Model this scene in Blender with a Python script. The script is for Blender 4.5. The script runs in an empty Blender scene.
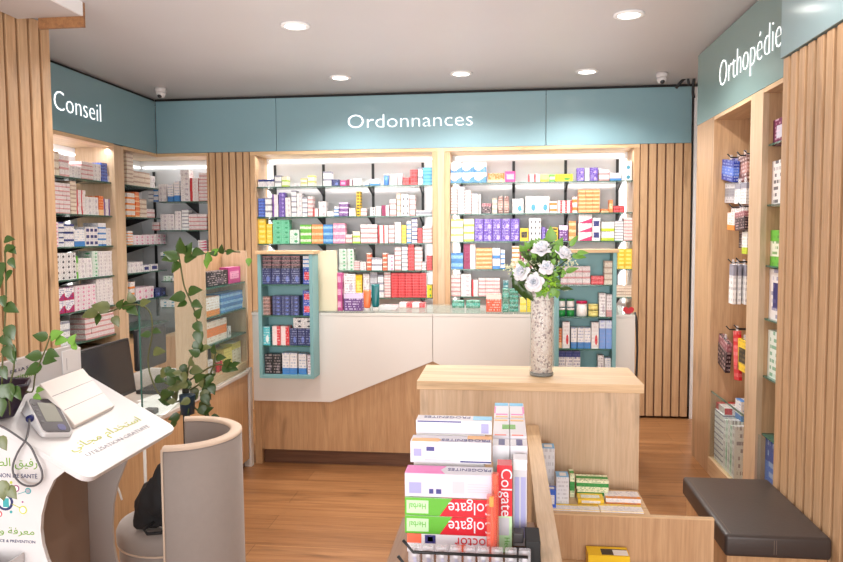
import bpy, bmesh, math, random
from mathutils import Vector, Matrix
random.seed(7)
R_ = math.radians
scene = bpy.context.scene
COL = scene.collection

# ------------------------------------------------------------------ camera
F = 720.0; PITCH = -.0634; YAW = .1159; ROLL = -.006; H = 1.55
def _basis():
    c, s = math.cos(YAW), math.sin(YAW)
    r1 = Vector((c, s, 0)); fy = Vector((-s, c, 0)); z = Vector((0, 0, 1))
    c, s = math.cos(PITCH), math.sin(PITCH)
    d = c*fy + s*z; u = -s*fy + c*z
    c, s = math.cos(ROLL), math.sin(ROLL)
    return c*r1 + s*u, -s*r1 + c*u, d
RV, UV_, DV = _basis()
def ray(u, v): return RV*((u-421.5)/F) - UV_*((v-281)/F) + DV
def atY(u, v, Y):
    r = ray(u, v); t = Y/r.y; return Vector((r.x*t, Y, H+r.z*t))
def atX(u, v, X):
    r = ray(u, v); t = X/r.x; return Vector((X, r.y*t, H+r.z*t))
def atZ(u, v, Z):
    r = ray(u, v); t = (Z-H)/r.z; return Vector((r.x*t, r.y*t, Z))
def px(p):
    q = Vector(p)-Vector((0, 0, H)); d = q.dot(DV)
    return 421.5+F*q.dot(RV)/d, 281-F*q.dot(UV_)/d
cd = bpy.data.cameras.new('camera'); cam = bpy.data.objects.new('camera', cd); COL.objects.link(cam)
cam.location = (0, 0, H)
cam.rotation_euler = Matrix((RV, UV_, -DV)).transposed().to_euler()
cd.sensor_width = 36; cd.lens = 36*F/843; cd.clip_start = .05
scene.camera = cam

# ------------------------------------------------------------------ materials
def nt(name):
    m = bpy.data.materials.new(name); m.use_nodes = True
    t = m.node_tree; t.nodes.clear()
    o = t.nodes.new('ShaderNodeOutputMaterial'); b = t.nodes.new('ShaderNodeBsdfPrincipled')
    t.links.new(b.outputs[0], o.inputs[0]); return m, t, b
def c4(c): return (c[0], c[1], c[2], 1)
def math_n(t, op, a, b=None, c=None):
    n = t.nodes.new('ShaderNodeMath'); n.operation = op
    for i, x in enumerate((a, b, c)):
        if x is None: continue
        if isinstance(x, (int, float)): n.inputs[i].default_value = x
        else: t.links.new(x, n.inputs[i])
    return n.outputs[0]
def mix(t, fac, a, b):
    n = t.nodes.new('ShaderNodeMix'); n.data_type = 'RGBA'
    for i, x in ((0, fac), (6, a), (7, b)):
        if isinstance(x, (int, float)): n.inputs[i].default_value = x
        elif isinstance(x, (tuple, list)): n.inputs[i].default_value = c4(x)
        else: t.links.new(x, n.inputs[i])
    return n.outputs[2]
def mat(name, col, rough=.5, metal=0, emit=None, es=1, alpha=1, trans=0, noise=0, nscale=8, bump=0, spec=.5, sheen=0):
    m, t, b = nt(name)
    b.inputs['Base Color'].default_value = c4(col); b.inputs['Roughness'].default_value = rough
    b.inputs['Metallic'].default_value = metal; b.inputs['Alpha'].default_value = alpha
    b.inputs['Transmission Weight'].default_value = trans
    b.inputs['Specular IOR Level'].default_value = spec; b.inputs['Sheen Weight'].default_value = sheen
    if emit: b.inputs['Emission Color'].default_value = c4(emit); b.inputs['Emission Strength'].default_value = es
    if noise or bump:
        tc = t.nodes.new('ShaderNodeTexCoord'); n = t.nodes.new('ShaderNodeTexNoise')
        n.inputs['Scale'].default_value = nscale; n.inputs['Detail'].default_value = 6
        t.links.new(tc.outputs['Object'], n.inputs['Vector'])
        if noise:
            k = tuple(max(0, x*(1-noise)) for x in col)
            t.links.new(mix(t, n.outputs['Fac'], k, tuple(min(1, x*(1+noise)) for x in col)), b.inputs['Base Color'])
        if bump:
            bp = t.nodes.new('ShaderNodeBump'); bp.inputs['Strength'].default_value = bump; bp.inputs['Distance'].default_value = .002
            t.links.new(n.outputs['Fac'], bp.inputs['Height']); t.links.new(bp.outputs[0], b.inputs['Normal'])
    return m
def wood(name, light, dark, axis='Z', rough=.45, scale=1.0, knots=True, planks=None, spec=.4):
    m, t, b = nt(name)
    tc = t.nodes.new('ShaderNodeTexCoord'); mp = t.nodes.new('ShaderNodeMapping')
    t.links.new(tc.outputs['Object'], mp.inputs[0])
    sc = {'X': (1.1, 26, 26), 'Y': (26, 1.1, 26), 'Z': (26, 26, 1.1)}[axis]
    mp.inputs['Scale'].default_value = [s*scale for s in sc]
    src = mp.outputs[0]
    n = t.nodes.new('ShaderNodeTexNoise'); n.inputs['Scale'].default_value = 1.6; n.inputs['Detail'].default_value = 8
    n.inputs['Roughness'].default_value = .65; n.inputs['Distortion'].default_value = .6
    t.links.new(src, n.inputs['Vector'])
    n2 = t.nodes.new('ShaderNodeTexNoise'); n2.inputs['Scale'].default_value = 9; n2.inputs['Detail'].default_value = 4
    t.links.new(src, n2.inputs['Vector'])
    cr = t.nodes.new('ShaderNodeValToRGB'); cr.color_ramp.elements[0].position = .33; cr.color_ramp.elements[1].position = .66
    cr.color_ramp.elements[0].color = c4(dark); cr.color_ramp.elements[1].color = c4(light)
    t.links.new(n.outputs['Fac'], cr.inputs[0])
    cr2 = t.nodes.new('ShaderNodeValToRGB'); cr2.color_ramp.elements[0].position = .35; cr2.color_ramp.elements[1].position = .6
    cr2.color_ramp.elements[0].color = (.90, .88, .87, 1); cr2.color_ramp.elements[1].color = (1, 1, 1, 1)
    t.links.new(n2.outputs['Fac'], cr2.inputs[0])
    mu = t.nodes.new('ShaderNodeMix'); mu.data_type = 'RGBA'; mu.blend_type = 'MULTIPLY'; mu.inputs[0].default_value = 1
    t.links.new(cr.outputs[0], mu.inputs[6]); t.links.new(cr2.outputs[0], mu.inputs[7])
    out = mu.outputs[2]
    if knots:
        mp2 = t.nodes.new('ShaderNodeMapping'); t.links.new(tc.outputs['Object'], mp2.inputs[0])
        s2 = {'X': (.8, 5, 5), 'Y': (5, .8, 5), 'Z': (5, 5, .8)}[axis]
        mp2.inputs['Scale'].default_value = s2
        n3 = t.nodes.new('ShaderNodeTexNoise'); n3.inputs['Scale'].default_value = 1.3; n3.inputs['Detail'].default_value = 5; n3.inputs['Distortion'].default_value = 1.5
        t.links.new(mp2.outputs[0], n3.inputs['Vector'])
        k = t.nodes.new('ShaderNodeMapRange'); k.inputs[1].default_value = .60; k.inputs[2].default_value = .73
        t.links.new(n3.outputs['Fac'], k.inputs[0])
        out = mix(t, math_n(t, 'MULTIPLY', k.outputs[0], .55), out, tuple(x*.42 for x in dark))
    if planks:
        br = t.nodes.new('ShaderNodeTexBrick'); br.offset = .37
        t.links.new(tc.outputs['Object'], br.inputs['Vector'])
        br.inputs['Scale'].default_value = 1; br.inputs['Brick Width'].default_value = 1.25; br.inputs['Row Height'].default_value = .19
        br.inputs['Mortar Size'].default_value = .0016; br.inputs['Mortar'].default_value = (.45, .4, .35, 1)
        br.inputs['Color1'].default_value = (1, 1, 1, 1); br.inputs['Color2'].default_value = (.78, .74, .70, 1)
        mm = t.nodes.new('ShaderNodeMix'); mm.data_type = 'RGBA'; mm.blend_type = 'MULTIPLY'; mm.inputs[0].default_value = 1
        t.links.new(out, mm.inputs[6]); t.links.new(br.outputs['Color'], mm.inputs[7]); out = mm.outputs[2]
    t.links.new(out, b.inputs['Base Color']); b.inputs['Roughness'].default_value = rough; b.inputs['Specular IOR Level'].default_value = spec
    return m
def srgb(r, g, b):
    f = lambda x: (x/255/12.92) if x/255 <= .04045 else ((x/255+.055)/1.055)**2.4
    return (f(r), f(g), f(b))

E_UP = 19
E_SPOT, E_REAR, E_LED, E_AMB, EXPO = 54, 270, 2.6, .55, .5
M = {}
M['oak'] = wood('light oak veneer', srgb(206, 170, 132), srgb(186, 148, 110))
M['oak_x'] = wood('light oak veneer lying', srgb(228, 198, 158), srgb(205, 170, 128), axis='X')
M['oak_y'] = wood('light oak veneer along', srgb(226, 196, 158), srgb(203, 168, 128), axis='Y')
M['oak_pale'] = wood('pale oak veneer', srgb(214, 188, 158), srgb(201, 171, 138))
M['oak_deep'] = wood('golden oak veneer', srgb(204, 164, 122), srgb(184, 141, 99))
M['slat'] = wood('oak slats', srgb(206, 170, 132), srgb(184, 146, 108))
M['slat_back'] = mat('slat groove backing', srgb(128, 94, 68), .8)
M['floor'] = wood('oak plank floor', srgb(180, 130, 86), srgb(146, 99, 60), axis='X', rough=.32, scale=.8, planks=True)
M['kick'] = wood('dark brown kickboard', srgb(120, 82, 58), srgb(84, 56, 40), axis='X')
M['shelfwood'] = wood('brown shelf wood', srgb(164, 118, 78), srgb(130, 90, 58), axis='Y', knots=False)
M['teal'] = mat('petrol blue laminate', srgb(132, 166, 176), .2, noise=.03, nscale=2)
M['teal_side'] = mat('grey teal laminate', srgb(132, 158, 156), .25, noise=.03, nscale=2)
M['teal_cab'] = mat('soft teal laminate', srgb(122, 170, 174), .45, noise=.02)
M['white_lam'] = mat('white laminate', srgb(226, 220, 214), .35, noise=.015)
M['white'] = mat('white paint', srgb(238, 238, 240), .5, noise=.01)
M['white_gloss'] = mat('glossy white plastic', srgb(210, 208, 209), .3, noise=.01)
M['backwhite'] = mat('white back panel', srgb(225, 225, 228), .5, noise=.01)
M['backgrey'] = mat('pale grey back panel', srgb(205, 208, 212), .5, noise=.01)
M['ceil'] = mat('warm grey ceiling paint', srgb(196, 193, 195), .4, noise=.03, nscale=3)
M['wallp'] = mat('plain wall paint', srgb(205, 200, 196), .7, noise=.02)
M['dark'] = mat('black gap shade and plate', (.012, .012, .013), .7, noise=.1)
M['black'] = mat('black powder coated steel', (.015, .016, .018), .45, noise=.1)
M['blackpl'] = mat('black plastic', (.02, .02, .023), .35, noise=.1)
M['screen'] = mat('dark switched off screen', (.028, .026, .03), .18, noise=.1)
M['greypl'] = mat('dark grey plastic', srgb(92, 88, 90), .5, noise=.1)
M['silver'] = mat('brushed metal', (.6, .6, .6), .3, metal=1, noise=.05)
M['glass_edge'] = mat('green glass shelf', srgb(70, 120, 105), .1, alpha=.72, noise=.04)
M['led'] = mat('led strip', (1, 1, 1), .5, emit=(1, .97, .92), es=1.8, noise=.01)
M['lamp'] = mat('lit downlight lens', (1, 1, 1), .5, emit=(1, .96, .9), es=10, noise=.01)
M['letter'] = mat('lit white letters', (1, 1, 1), .5, emit=(1, 1, 1), es=.9, noise=.01)
M['leather'] = mat('dark brown leather', srgb(62, 53, 50), .42, noise=.08, nscale=60, bump=.25)
M['fabric'] = mat('taupe velvet', srgb(152, 142, 136), .85, noise=.05, nscale=30, bump=.3, sheen=.3)
M['piping'] = mat('cream piping', srgb(214, 192, 172), .75, noise=.04, nscale=40)
M['bag'] = mat('black cloth', (.012, .012, .014), .8, noise=.3, nscale=20, bump=.5)
M['stone'] = mat('white stone worktop', srgb(205, 196, 188), .2, noise=.12, nscale=6)
M['leaf'] = mat('green leaf', srgb(56, 82, 34), .3, noise=.35, nscale=14)
M['leaf_v'] = mat('variegated leaf', srgb(98, 106, 62), .35, noise=.4, nscale=18)
M['leaf_l'] = mat('fresh green leaf', srgb(110, 158, 62), .45, noise=.3, nscale=18)
M['stem'] = mat('brown green stem', srgb(82, 84, 44), .6, noise=.2)
M['pot'] = mat('dark plum planter', srgb(36, 22, 42), .35, noise=.1)
M['potblue'] = mat('dark blue pot', srgb(24, 48, 66), .35, noise=.1)
M['moss'] = mat('dark moss pole', srgb(34, 34, 24), .95, noise=.5, nscale=50, bump=1)
M['soil'] = mat('soil', srgb(50, 36, 28), .95, noise=.4, nscale=60)
M['petal'] = mat('white petals', srgb(238, 238, 244), .6, noise=.04, nscale=40)
M['petal_c'] = mat('pale blue petal heart', srgb(208, 216, 228), .6, noise=.06, nscale=60)
M['lime'] = mat('lime green blossom', srgb(150, 205, 60), .6, noise=.3, nscale=40)
M['cream_fl'] = mat('cream tiny blossoms', srgb(232, 236, 205), .6, noise=.12, nscale=60)
M['paper'] = mat('white paper', srgb(240, 238, 236), .6, noise=.02)
M['cream'] = mat('cream painted board', srgb(232, 220, 190), .5, noise=.02)
M['cable'] = mat('grey cable', srgb(92, 90, 94), .5, noise=.05)
M['cablew'] = mat('white cable', srgb(210, 204, 196), .5, noise=.05)
M['clear'] = mat('clear blister plastic', (.9, .9, .95), .1, alpha=.28, noise=.01)
M['navy'] = mat('navy print', srgb(40, 48, 96), .5, noise=.02)
M['greenprint'] = mat('lime green print', srgb(105, 155, 20), .5, noise=.02)
M['limeprint'] = mat('pale lime print', srgb(186, 196, 70), .5, noise=.02)
M['greyprint'] = mat('pale grey print', srgb(165, 162, 172), .5, noise=.02)
M['purpleprint'] = mat('magenta print', srgb(150, 50, 120), .5, noise=.02)
M['tealprint'] = mat('teal print', srgb(60, 160, 165), .5, noise=.02)
M['redprint'] = mat('red print', srgb(200, 24, 40), .5, noise=.02)
M['orangeprint'] = mat('orange print', srgb(240, 120, 60), .5, noise=.02)
M['whiteprint'] = mat('white print', (.85, .85, .85), .5, noise=.02)
def glass(name, tint, w=.12, rough=.02):
    m, t, b = nt(name)
    b.inputs['Base Color'].default_value = c4(tint); b.inputs['Roughness'].default_value = rough
    tr = t.nodes.new('ShaderNodeBsdfTransparent'); tr.inputs[0].default_value = (.93, .96, .95, 1)
    mx = t.nodes.new('ShaderNodeMixShader'); mx.inputs[0].default_value = w
    t.links.new(tr.outputs[0], mx.inputs[1]); t.links.new(b.outputs[0], mx.inputs[2])
    t.links.new(mx.outputs[0], t.nodes['Material Output'].inputs[0]); return m
M['glass'] = glass('clear glass pane', srgb(200, 215, 215), .06)
M['vaseglass'] = glass('clear vase glass', srgb(235, 235, 235), .14)
M['counterglass'] = glass('counter glass top', srgb(160, 165, 160), .3)

# pebbles: voronoi of small white and grey stones
def pebble():
    m, t, b = nt('mixed pebbles')
    tc = t.nodes.new('ShaderNodeTexCoord'); v = t.nodes.new('ShaderNodeTexVoronoi'); v.inputs['Scale'].default_value = 130
    t.links.new(tc.outputs['Object'], v.inputs['Vector'])
    s = t.nodes.new('ShaderNodeSeparateColor'); t.links.new(v.outputs['Color'], s.inputs[0])
    cr = t.nodes.new('ShaderNodeValToRGB'); e = cr.color_ramp.elements
    e[0].position = 0; e[0].color = c4(srgb(150, 138, 140)); e[1].position = 1; e[1].color = c4(srgb(245, 238, 235))
    x = e.new(.14); x.color = c4(srgb(170, 150, 150)); x = e.new(.2); x.color = c4(srgb(226, 208, 204))
    t.links.new(s.outputs[0], cr.inputs[0]); t.links.new(cr.outputs[0], b.inputs['Base Color'])
    bp = t.nodes.new('ShaderNodeBump'); bp.inputs['Strength'].default_value = .8; bp.inputs['Distance'].default_value = .004; bp.invert = True
    t.links.new(v.outputs['Distance'], bp.inputs['Height']); t.links.new(bp.outputs[0], b.inputs['Normal'])
    return m
M['pebble'] = pebble()

# printed cartons: uv based print, base colour + accent shape + tiny text rows
_K = {}
def carton(key, base, accent, style, text=(.25, .25, .32), tx=.5):
    m, t, b = nt('carton '+key)
    uvn = t.nodes.new('ShaderNodeUVMap'); sp = t.nodes.new('ShaderNodeSeparateXYZ'); t.links.new(uvn.outputs[0], sp.inputs[0])
    u, v = sp.outputs[0], sp.outputs[1]
    oi = t.nodes.new('ShaderNodeObjectInfo')
    n = t.nodes.new('ShaderNodeTexNoise'); n.inputs['Scale'].default_value = 1; n.inputs['Detail'].default_value = 1
    cmb = t.nodes.new('ShaderNodeCombineXYZ'); t.links.new(math_n(t, 'MULTIPLY', u, 14), cmb.inputs[0])
    t.links.new(math_n(t, 'MULTIPLY', math_n(t, 'FLOOR', math_n(t, 'MULTIPLY', v, 7)), 3.7), cmb.inputs[1])
    t.links.new(math_n(t, 'MULTIPLY', oi.outputs['Random'], 40), cmb.inputs[2])
    t.links.new(cmb.outputs[0], n.inputs['Vector'])
    rowmask = math_n(t, 'GREATER_THAN', math_n(t, 'FRACT', math_n(t, 'MULTIPLY', v, 7)), .5)
    inner = math_n(t, 'LESS_THAN', math_n(t, 'ABSOLUTE', math_n(t, 'SUBTRACT', u, .5)), .42)
    txt = math_n(t, 'MULTIPLY', math_n(t, 'MULTIPLY', math_n(t, 'GREATER_THAN', n.outputs['Fac'], .51), rowmask), inner)
    txt = math_n(t, 'MULTIPLY', txt, min(.95, tx*1.35))
    if style == 'band': a = math_n(t, 'LESS_THAN', v, .3)
    elif style == 'top': a = math_n(t, 'GREATER_THAN', v, .72)
    elif style == 'side': a = math_n(t, 'LESS_THAN', u, .3)
    elif style == 'half': a = math_n(t, 'LESS_THAN', u, .55)
    elif style == 'mid': a = math_n(t, 'LESS_THAN', math_n(t, 'ABSOLUTE', math_n(t, 'SUBTRACT', v, .5)), .2)
    elif style == 'wave': a = math_n(t, 'LESS_THAN', v, math_n(t, 'ADD', .38, math_n(t, 'MULTIPLY', math_n(t, 'SINE', math_n(t, 'MULTIPLY', u, 5)), -.2)))
    elif style == 'diag': a = math_n(t, 'LESS_THAN', v, math_n(t, 'MULTIPLY', u, .55))
    elif style == 'dot':
        du = math_n(t, 'SUBTRACT', u, .66); dv = math_n(t, 'SUBTRACT', v, .33)
        a = math_n(t, 'LESS_THAN', math_n(t, 'ADD', math_n(t, 'MULTIPLY', du, du), math_n(t, 'MULTIPLY', dv, dv)), .035)
    elif style == 'label':
        a = math_n(t, 'MULTIPLY', math_n(t, 'LESS_THAN', math_n(t, 'ABSOLUTE', math_n(t, 'SUBTRACT', u, .5)), .36), math_n(t, 'LESS_THAN', math_n(t, 'ABSOLUTE', math_n(t, 'SUBTRACT', v, .5)), .24))
    else: a = 0.0
    col = mix(t, a, base, accent)
    col = mix(t, txt, col, text)
    t.links.new(col, b.inputs['Base Color']); b.inputs['Roughness'].default_value = .38
    # unit carton mesh: base centre at origin, front face towards -Y
    me = bpy.data.meshes.new('carton '+key); bm = bmesh.new(); uvl = bm.loops.layers.uv.new('UVMap')
    unit_box(bm, uvl, -.5, .5, 0, 1, 0, 1); bm.to_mesh(me); bm.free(); me.materials.append(m)
    return m, me
def unit_box(bm, uvl, x0, x1, y0, y1, z0, z1, mi=0, mtx=None):
    P = [(x0,y0,z0),(x1,y0,z0),(x1,y0,z1),(x0,y0,z1),(x0,y1,z0),(x1,y1,z0),(x1,y1,z1),(x0,y1,z1)]
    if mtx: P = [mtx @ Vector(p) for p in P]
    vs = [bm.verts.new(p) for p in P]
    for f in ((0,1,2,3),(1,5,6,2),(5,4,7,6),(4,0,3,7),(3,2,6,7),(4,5,1,0)):
        fc = bm.faces.new([vs[i] for i in f]); fc.material_index = mi
        for l, uv in zip(fc.loops, ((0,0),(1,0),(1,1),(0,1))): l[uvl].uv = uv
W_ = srgb(238, 234, 234)
KEYS = {
 'W': ('white', W_, srgb(200,190,200), 'dot', (.3,.22,.25), .6), 'W2': ('white', srgb(232,222,222), srgb(214,150,150), 'band', (.35,.25,.28), .6),
 'W3': ('white', srgb(240,240,240), srgb(150,150,165), 'top', (.25,.25,.3), .5),
 'WR': ('white and red', W_, srgb(205,40,50), 'side', (.4,.1,.1), .6), 'WB': ('white and blue', W_, srgb(60,130,200), 'band', (.15,.25,.5), .5),
 'WV': ('white and blue', W_, srgb(70,130,185), 'wave', (.3,.35,.5), .5), 'WN': ('white and navy', W_, srgb(30,50,120), 'top', (.1,.1,.3), .6),
 'WG': ('white and green', srgb(225,236,228), srgb(70,165,110), 'dot', (.1,.35,.2), .6), 'WO': ('white and orange', W_, srgb(240,140,50), 'band', (.5,.25,.1), .6),
 'WP': ('white and pink', srgb(240,228,232), srgb(225,130,170), 'dot', (.4,.15,.25), .6), 'WM': ('white and magenta', W_, srgb(205,30,100), 'diag', (.4,.1,.2), .4),
 'WL': ('white and lime', W_, srgb(190,210,40), 'band', (.3,.35,.1), .4), 'WT': ('white and teal', W_, srgb(60,150,180), 'dot', (.15,.3,.4), .5),
 'WD': ('white and black', W_, srgb(50,45,60), 'dot', (.1,.1,.12), .7), 'WU': ('white and purple', W_, srgb(110,60,150), 'side', (.25,.1,.35), .5),
 'WK': ('white and dark blue', W_, srgb(30,40,110), 'label', (.1,.1,.3), .5), 'WC': ('white with a red dot', W_, srgb(215,30,45), 'dot', (.5,.3,.3), .3),
 'Y': ('yellow', srgb(245,205,50), srgb(250,230,130), 'label', (.6,.35,.05), .6), 'YL': ('pale yellow', srgb(248,232,130), srgb(245,215,60), 'band', (.5,.4,.1), .4),
 'G': ('mint green', srgb(120,205,165), srgb(60,160,110), 'dot', (.05,.3,.18), .6), 'LG': ('bright green', srgb(110,195,70), srgb(235,240,220), 'mid', (.1,.3,.05), .6),
 'GD': ('dark green', srgb(30,120,90), srgb(60,170,150), 'mid', (.7,.85,.8), .5), 'O': ('orange', srgb(245,150,85), srgb(250,205,160), 'mid', (.5,.15,.05), .6),
 'OD': ('deep orange', srgb(230,110,40), srgb(250,200,150), 'band', (.9,.7,.5), .5), 'OS': ('orange and white striped', srgb(250,236,226), srgb(242,128,50), 'mid', (.5,.2,.05), .4),
 'B': ('blue', srgb(70,140,205), srgb(150,200,235), 'mid', (.05,.1,.35), .6), 'BL': ('light blue', srgb(110,190,225), srgb(60,150,205), 'top', (.05,.2,.4), .6),
 'BD': ('royal blue', srgb(30,60,165), srgb(80,120,215), 'mid', (.6,.7,.9), .4), 'N': ('navy', srgb(28,36,96), srgb(90,110,190), 'dot', (.5,.55,.8), .4),
 'P': ('pink', srgb(240,150,180), srgb(250,215,225), 'mid', (.5,.05,.2), .6), 'MA': ('magenta', srgb(190,60,130), srgb(235,170,200), 'label', (.5,.1,.3), .5),
 'PU': ('purple', srgb(88,52,160), srgb(170,150,215), 'dot', (.75,.7,.9), .5), 'PD': ('violet', srgb(100,50,125), srgb(225,205,235), 'top', (.75,.6,.85), .6),
 'R': ('red', srgb(200,16,30), srgb(225,80,85), 'mid', (.9,.5,.5), .4), 'RW': ('red and white', srgb(215,40,50), srgb(245,225,225), 'half', (.9,.6,.6), .5),
 'CR': ('cream', srgb(232,218,200), srgb(190,160,140), 'top', (.4,.3,.25), .6), 'CL': ('cream and lime', srgb(240,232,212), srgb(175,205,70), 'band', (.35,.4,.2), .5),
 'CY': ('cream and yellow', srgb(242,236,218), srgb(226,216,110), 'top', (.5,.4,.2), .5),
 'GY': ('grey', srgb(200,200,206), srgb(150,150,160), 'mid', (.2,.2,.25), .6), 'K': ('black', srgb(28,24,28), srgb(90,80,90), 'dot', (.6,.5,.5), .5),
 'KR': ('black and maroon', srgb(40,20,34), srgb(150,90,100), 'top', (.8,.6,.6), .5), 'BR': ('brown', srgb(120,78,70), srgb(180,130,120), 'mid', (.9,.75,.7), .6),
 'TE': ('teal', srgb(20,120,130), srgb(220,235,235), 'band', (.7,.85,.85), .5), 'TL': ('turquoise', srgb(80,190,200), srgb(240,250,250), 'dot', (.9,.95,.95), .5),
 'YK': ('yellow and black', srgb(240,200,40), srgb(30,28,20), 'label', (.3,.2,.05), .4), 'RO': ('red and orange', srgb(225,90,50), srgb(245,225,215), 'top', (.95,.8,.7), .5),
 'LV': ('lavender blue', srgb(120,160,225), srgb(225,230,245), 'top', (.3,.35,.7), .5), 'MR': ('maroon and white', srgb(240,228,228), srgb(140,30,80), 'half', (.4,.1,.2), .4),
 'YG': ('yellow and green', srgb(235,215,40), srgb(70,150,60), 'dot', (.3,.4,.05), .5), 'NR': ('blue with a red panel', srgb(40,70,170), srgb(220,40,60), 'label', (.9,.8,.9), .4),
 'PK': ('white with pink and navy', srgb(240,236,238), srgb(190,40,90), 'wave', (.1,.1,.35), .8),
}
def CK(key):
    if key not in _K:
        k = KEYS[key]; _K[key] = carton(key, k[1], k[2], k[3], k[4], k[5])
    return _K[key]

# ------------------------------------------------------------------ mesh builder
class MB:
    def __init__(s): s.bm = bmesh.new(); s.uv = s.bm.loops.layers.uv.new('UVMap')
    def box(s, x0, x1, y0, y1, z0, z1, mi=0, mtx=None):
        unit_box(s.bm, s.uv, min(x0,x1), max(x0,x1), min(y0,y1), max(y0,y1), min(z0,z1), max(z0,z1), mi, mtx); return s
    def prism(s, pts, axis, a, b, mi=0):      # polygon pts (2D) extruded along axis from a to b
        def P(p, t): return {'Y': (p[0], t, p[1]), 'X': (t, p[0], p[1]), 'Z': (p[0], p[1], t)}[axis]
        A = [s.bm.verts.new(P(p, a)) for p in pts]; B = [s.bm.verts.new(P(p, b)) for p in pts]
        f = [s.bm.faces.new(A), s.bm.faces.new(B[::-1])]; n = len(pts)
        for i in range(n): f.append(s.bm.faces.new((A[i], B[i], B[(i+1) % n], A[(i+1) % n])))
        for x in f: x.material_index = mi
        bmesh.ops.recalc_face_normals(s.bm, faces=f); return s
    def tube(s, path, r, seg=8, mi=0, cap=True):
        path = [Vector(p) for p in path]; n = len(path); rr = r if isinstance(r, (list, tuple)) else [r]*n
        rings = []; up = Vector((0, 0, 1))
        prev = None
        for i, p in enumerate(path):
            d = (path[min(i+1, n-1)]-path[max(i-1, 0)]).normalized()
            if prev is None:
                a = d.orthogonal().normalized()
            else:
                a = (prev - d*prev.dot(d)).normalized()
            prev = a; b = d.cross(a)
            rings.append([s.bm.verts.new(p+(a*math.cos(t)+b*math.sin(t))*rr[i]) for t in [2*math.pi*k/seg for k in range(seg)]])
        fs = []
        for i in range(n-1):
            for k in range(seg):
                fs.append(s.bm.faces.new((rings[i][k], rings[i][(k+1) % seg], rings[i+1][(k+1) % seg], rings[i+1][k])))
        if cap: fs.append(s.bm.faces.new(rings[0][::-1])); fs.append(s.bm.faces.new(rings[-1]))
        for f in fs: f.material_index = mi; f.smooth = True
        return s
    def lathe(s, prof, cx, cy, seg=32, mi=0, a0=0, a1=2*math.pi):
        full = abs(a1-a0-2*math.pi) < 1e-6; n = seg if full else seg+1; rings = []
        for r, z in prof:
            rings.append([s.bm.verts.new((cx+r*math.cos(a0+(a1-a0)*k/seg), cy+r*math.sin(a0+(a1-a0)*k/seg), z)) for k in range(n)])
        fs = []
        for i in range(len(prof)-1):
            for k in range(seg):
                k2 = (k+1) % n
                fs.append(s.bm.faces.new((rings[i][k], rings[i][k2], rings[i+1][k2], rings[i+1][k])))
        for f in fs: f.material_index = mi; f.smooth = True
        if full:
            for q, rg in ((0, rings[0][::-1]), (1, rings[-1])):
                if prof[0 if q == 0 else -1][0] > 1e-4: s.bm.faces.new(rg).material_index = mi
        return s
    def leaf(s, base, d, size, up=(0, 0, 1), mi=0, wd=.42, droop=.25):
        d = Vector(d).normalized(); up = Vector(up); side = d.cross(up)
        if side.length < 1e-3: side = d.orthogonal()
        side.normalize(); nn = side.cross(d).normalized(); base = Vector(base)
        pr = [(0, 0), (.06, .55), (.25, .95), (.5, .85), (.75, .48), (1, .0)]
        mid = []; Ls = []; Rs = []
        for t, w in pr:
            c = base + d*size*t - nn*size*droop*t*t
            mid.append(s.bm.verts.new(c-nn*size*.03))
            if w: 
                off = side*size*wd*w; lift = nn*size*.07*w
                Ls.append(s.bm.verts.new(c+off+lift)); Rs.append(s.bm.verts.new(c-off+lift))
            else: Ls.append(None); Rs.append(None)
        for i in range(len(pr)-1):
            for S_, fl in ((Ls, 1), (Rs, 0)):
                q = [mid[i], mid[i+1]] + ([S_[i+1]] if S_[i+1] else []) + ([S_[i]] if S_[i] else [])
                if len(q) >= 3:
                    f = s.bm.faces.new(q if fl else q[::-1]); f.material_index = mi; f.smooth = True
        return s
    def build(s, name, mats, parent=None, bevel=0, loc=None, solid=0, sub=0):
        me = bpy.data.meshes.new(name); s.bm.to_mesh(me); s.bm.free()
        for m in (mats if isinstance(mats, (list, tuple)) else [mats]): me.materials.append(M[m] if isinstance(m, str) else m)
        o = bpy.data.objects.new(name, me); COL.objects.link(o)
        if parent: 
            o.parent = parent; o.matrix_parent_inverse = parent.matrix_world.inverted() if not isinstance(parent, str) else Matrix()
        if solid: md = o.modifiers.new('s', 'SOLIDIFY'); md.thickness = solid; md.offset = 0
        if bevel: md = o.modifiers.new('b', 'BEVEL'); md.width = bevel; md.segments = 2; md.limit_method = 'ANGLE'
        if sub: md = o.modifiers.new('u', 'SUBSURF'); md.levels = sub; md.render_levels = sub
        return o
def tag(o, label=None, cat=None, group=None, kind=None):
    if label: o['label'] = label
    if cat: o['category'] = cat
    if group: o['group'] = group
    if kind: o['kind'] = kind
    return o
def empty(name, loc, label=None, cat=None, group=None, rz=0):
    o = bpy.data.objects.new(name, None); COL.objects.link(o); o.location = loc; o.rotation_euler = (0, 0, rz)
    o.matrix_world = Matrix.Translation(Vector(loc)) @ Matrix.Rotation(rz, 4, 'Z')
    return tag(o, label, cat, group)
def bx(name, m, x0, x1, y0, y1, z0, z1, parent=None, bevel=0, mtx=None):
    return MB().box(x0, x1, y0, y1, z0, z1, 0, mtx).build(name, m, parent, bevel)
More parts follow.
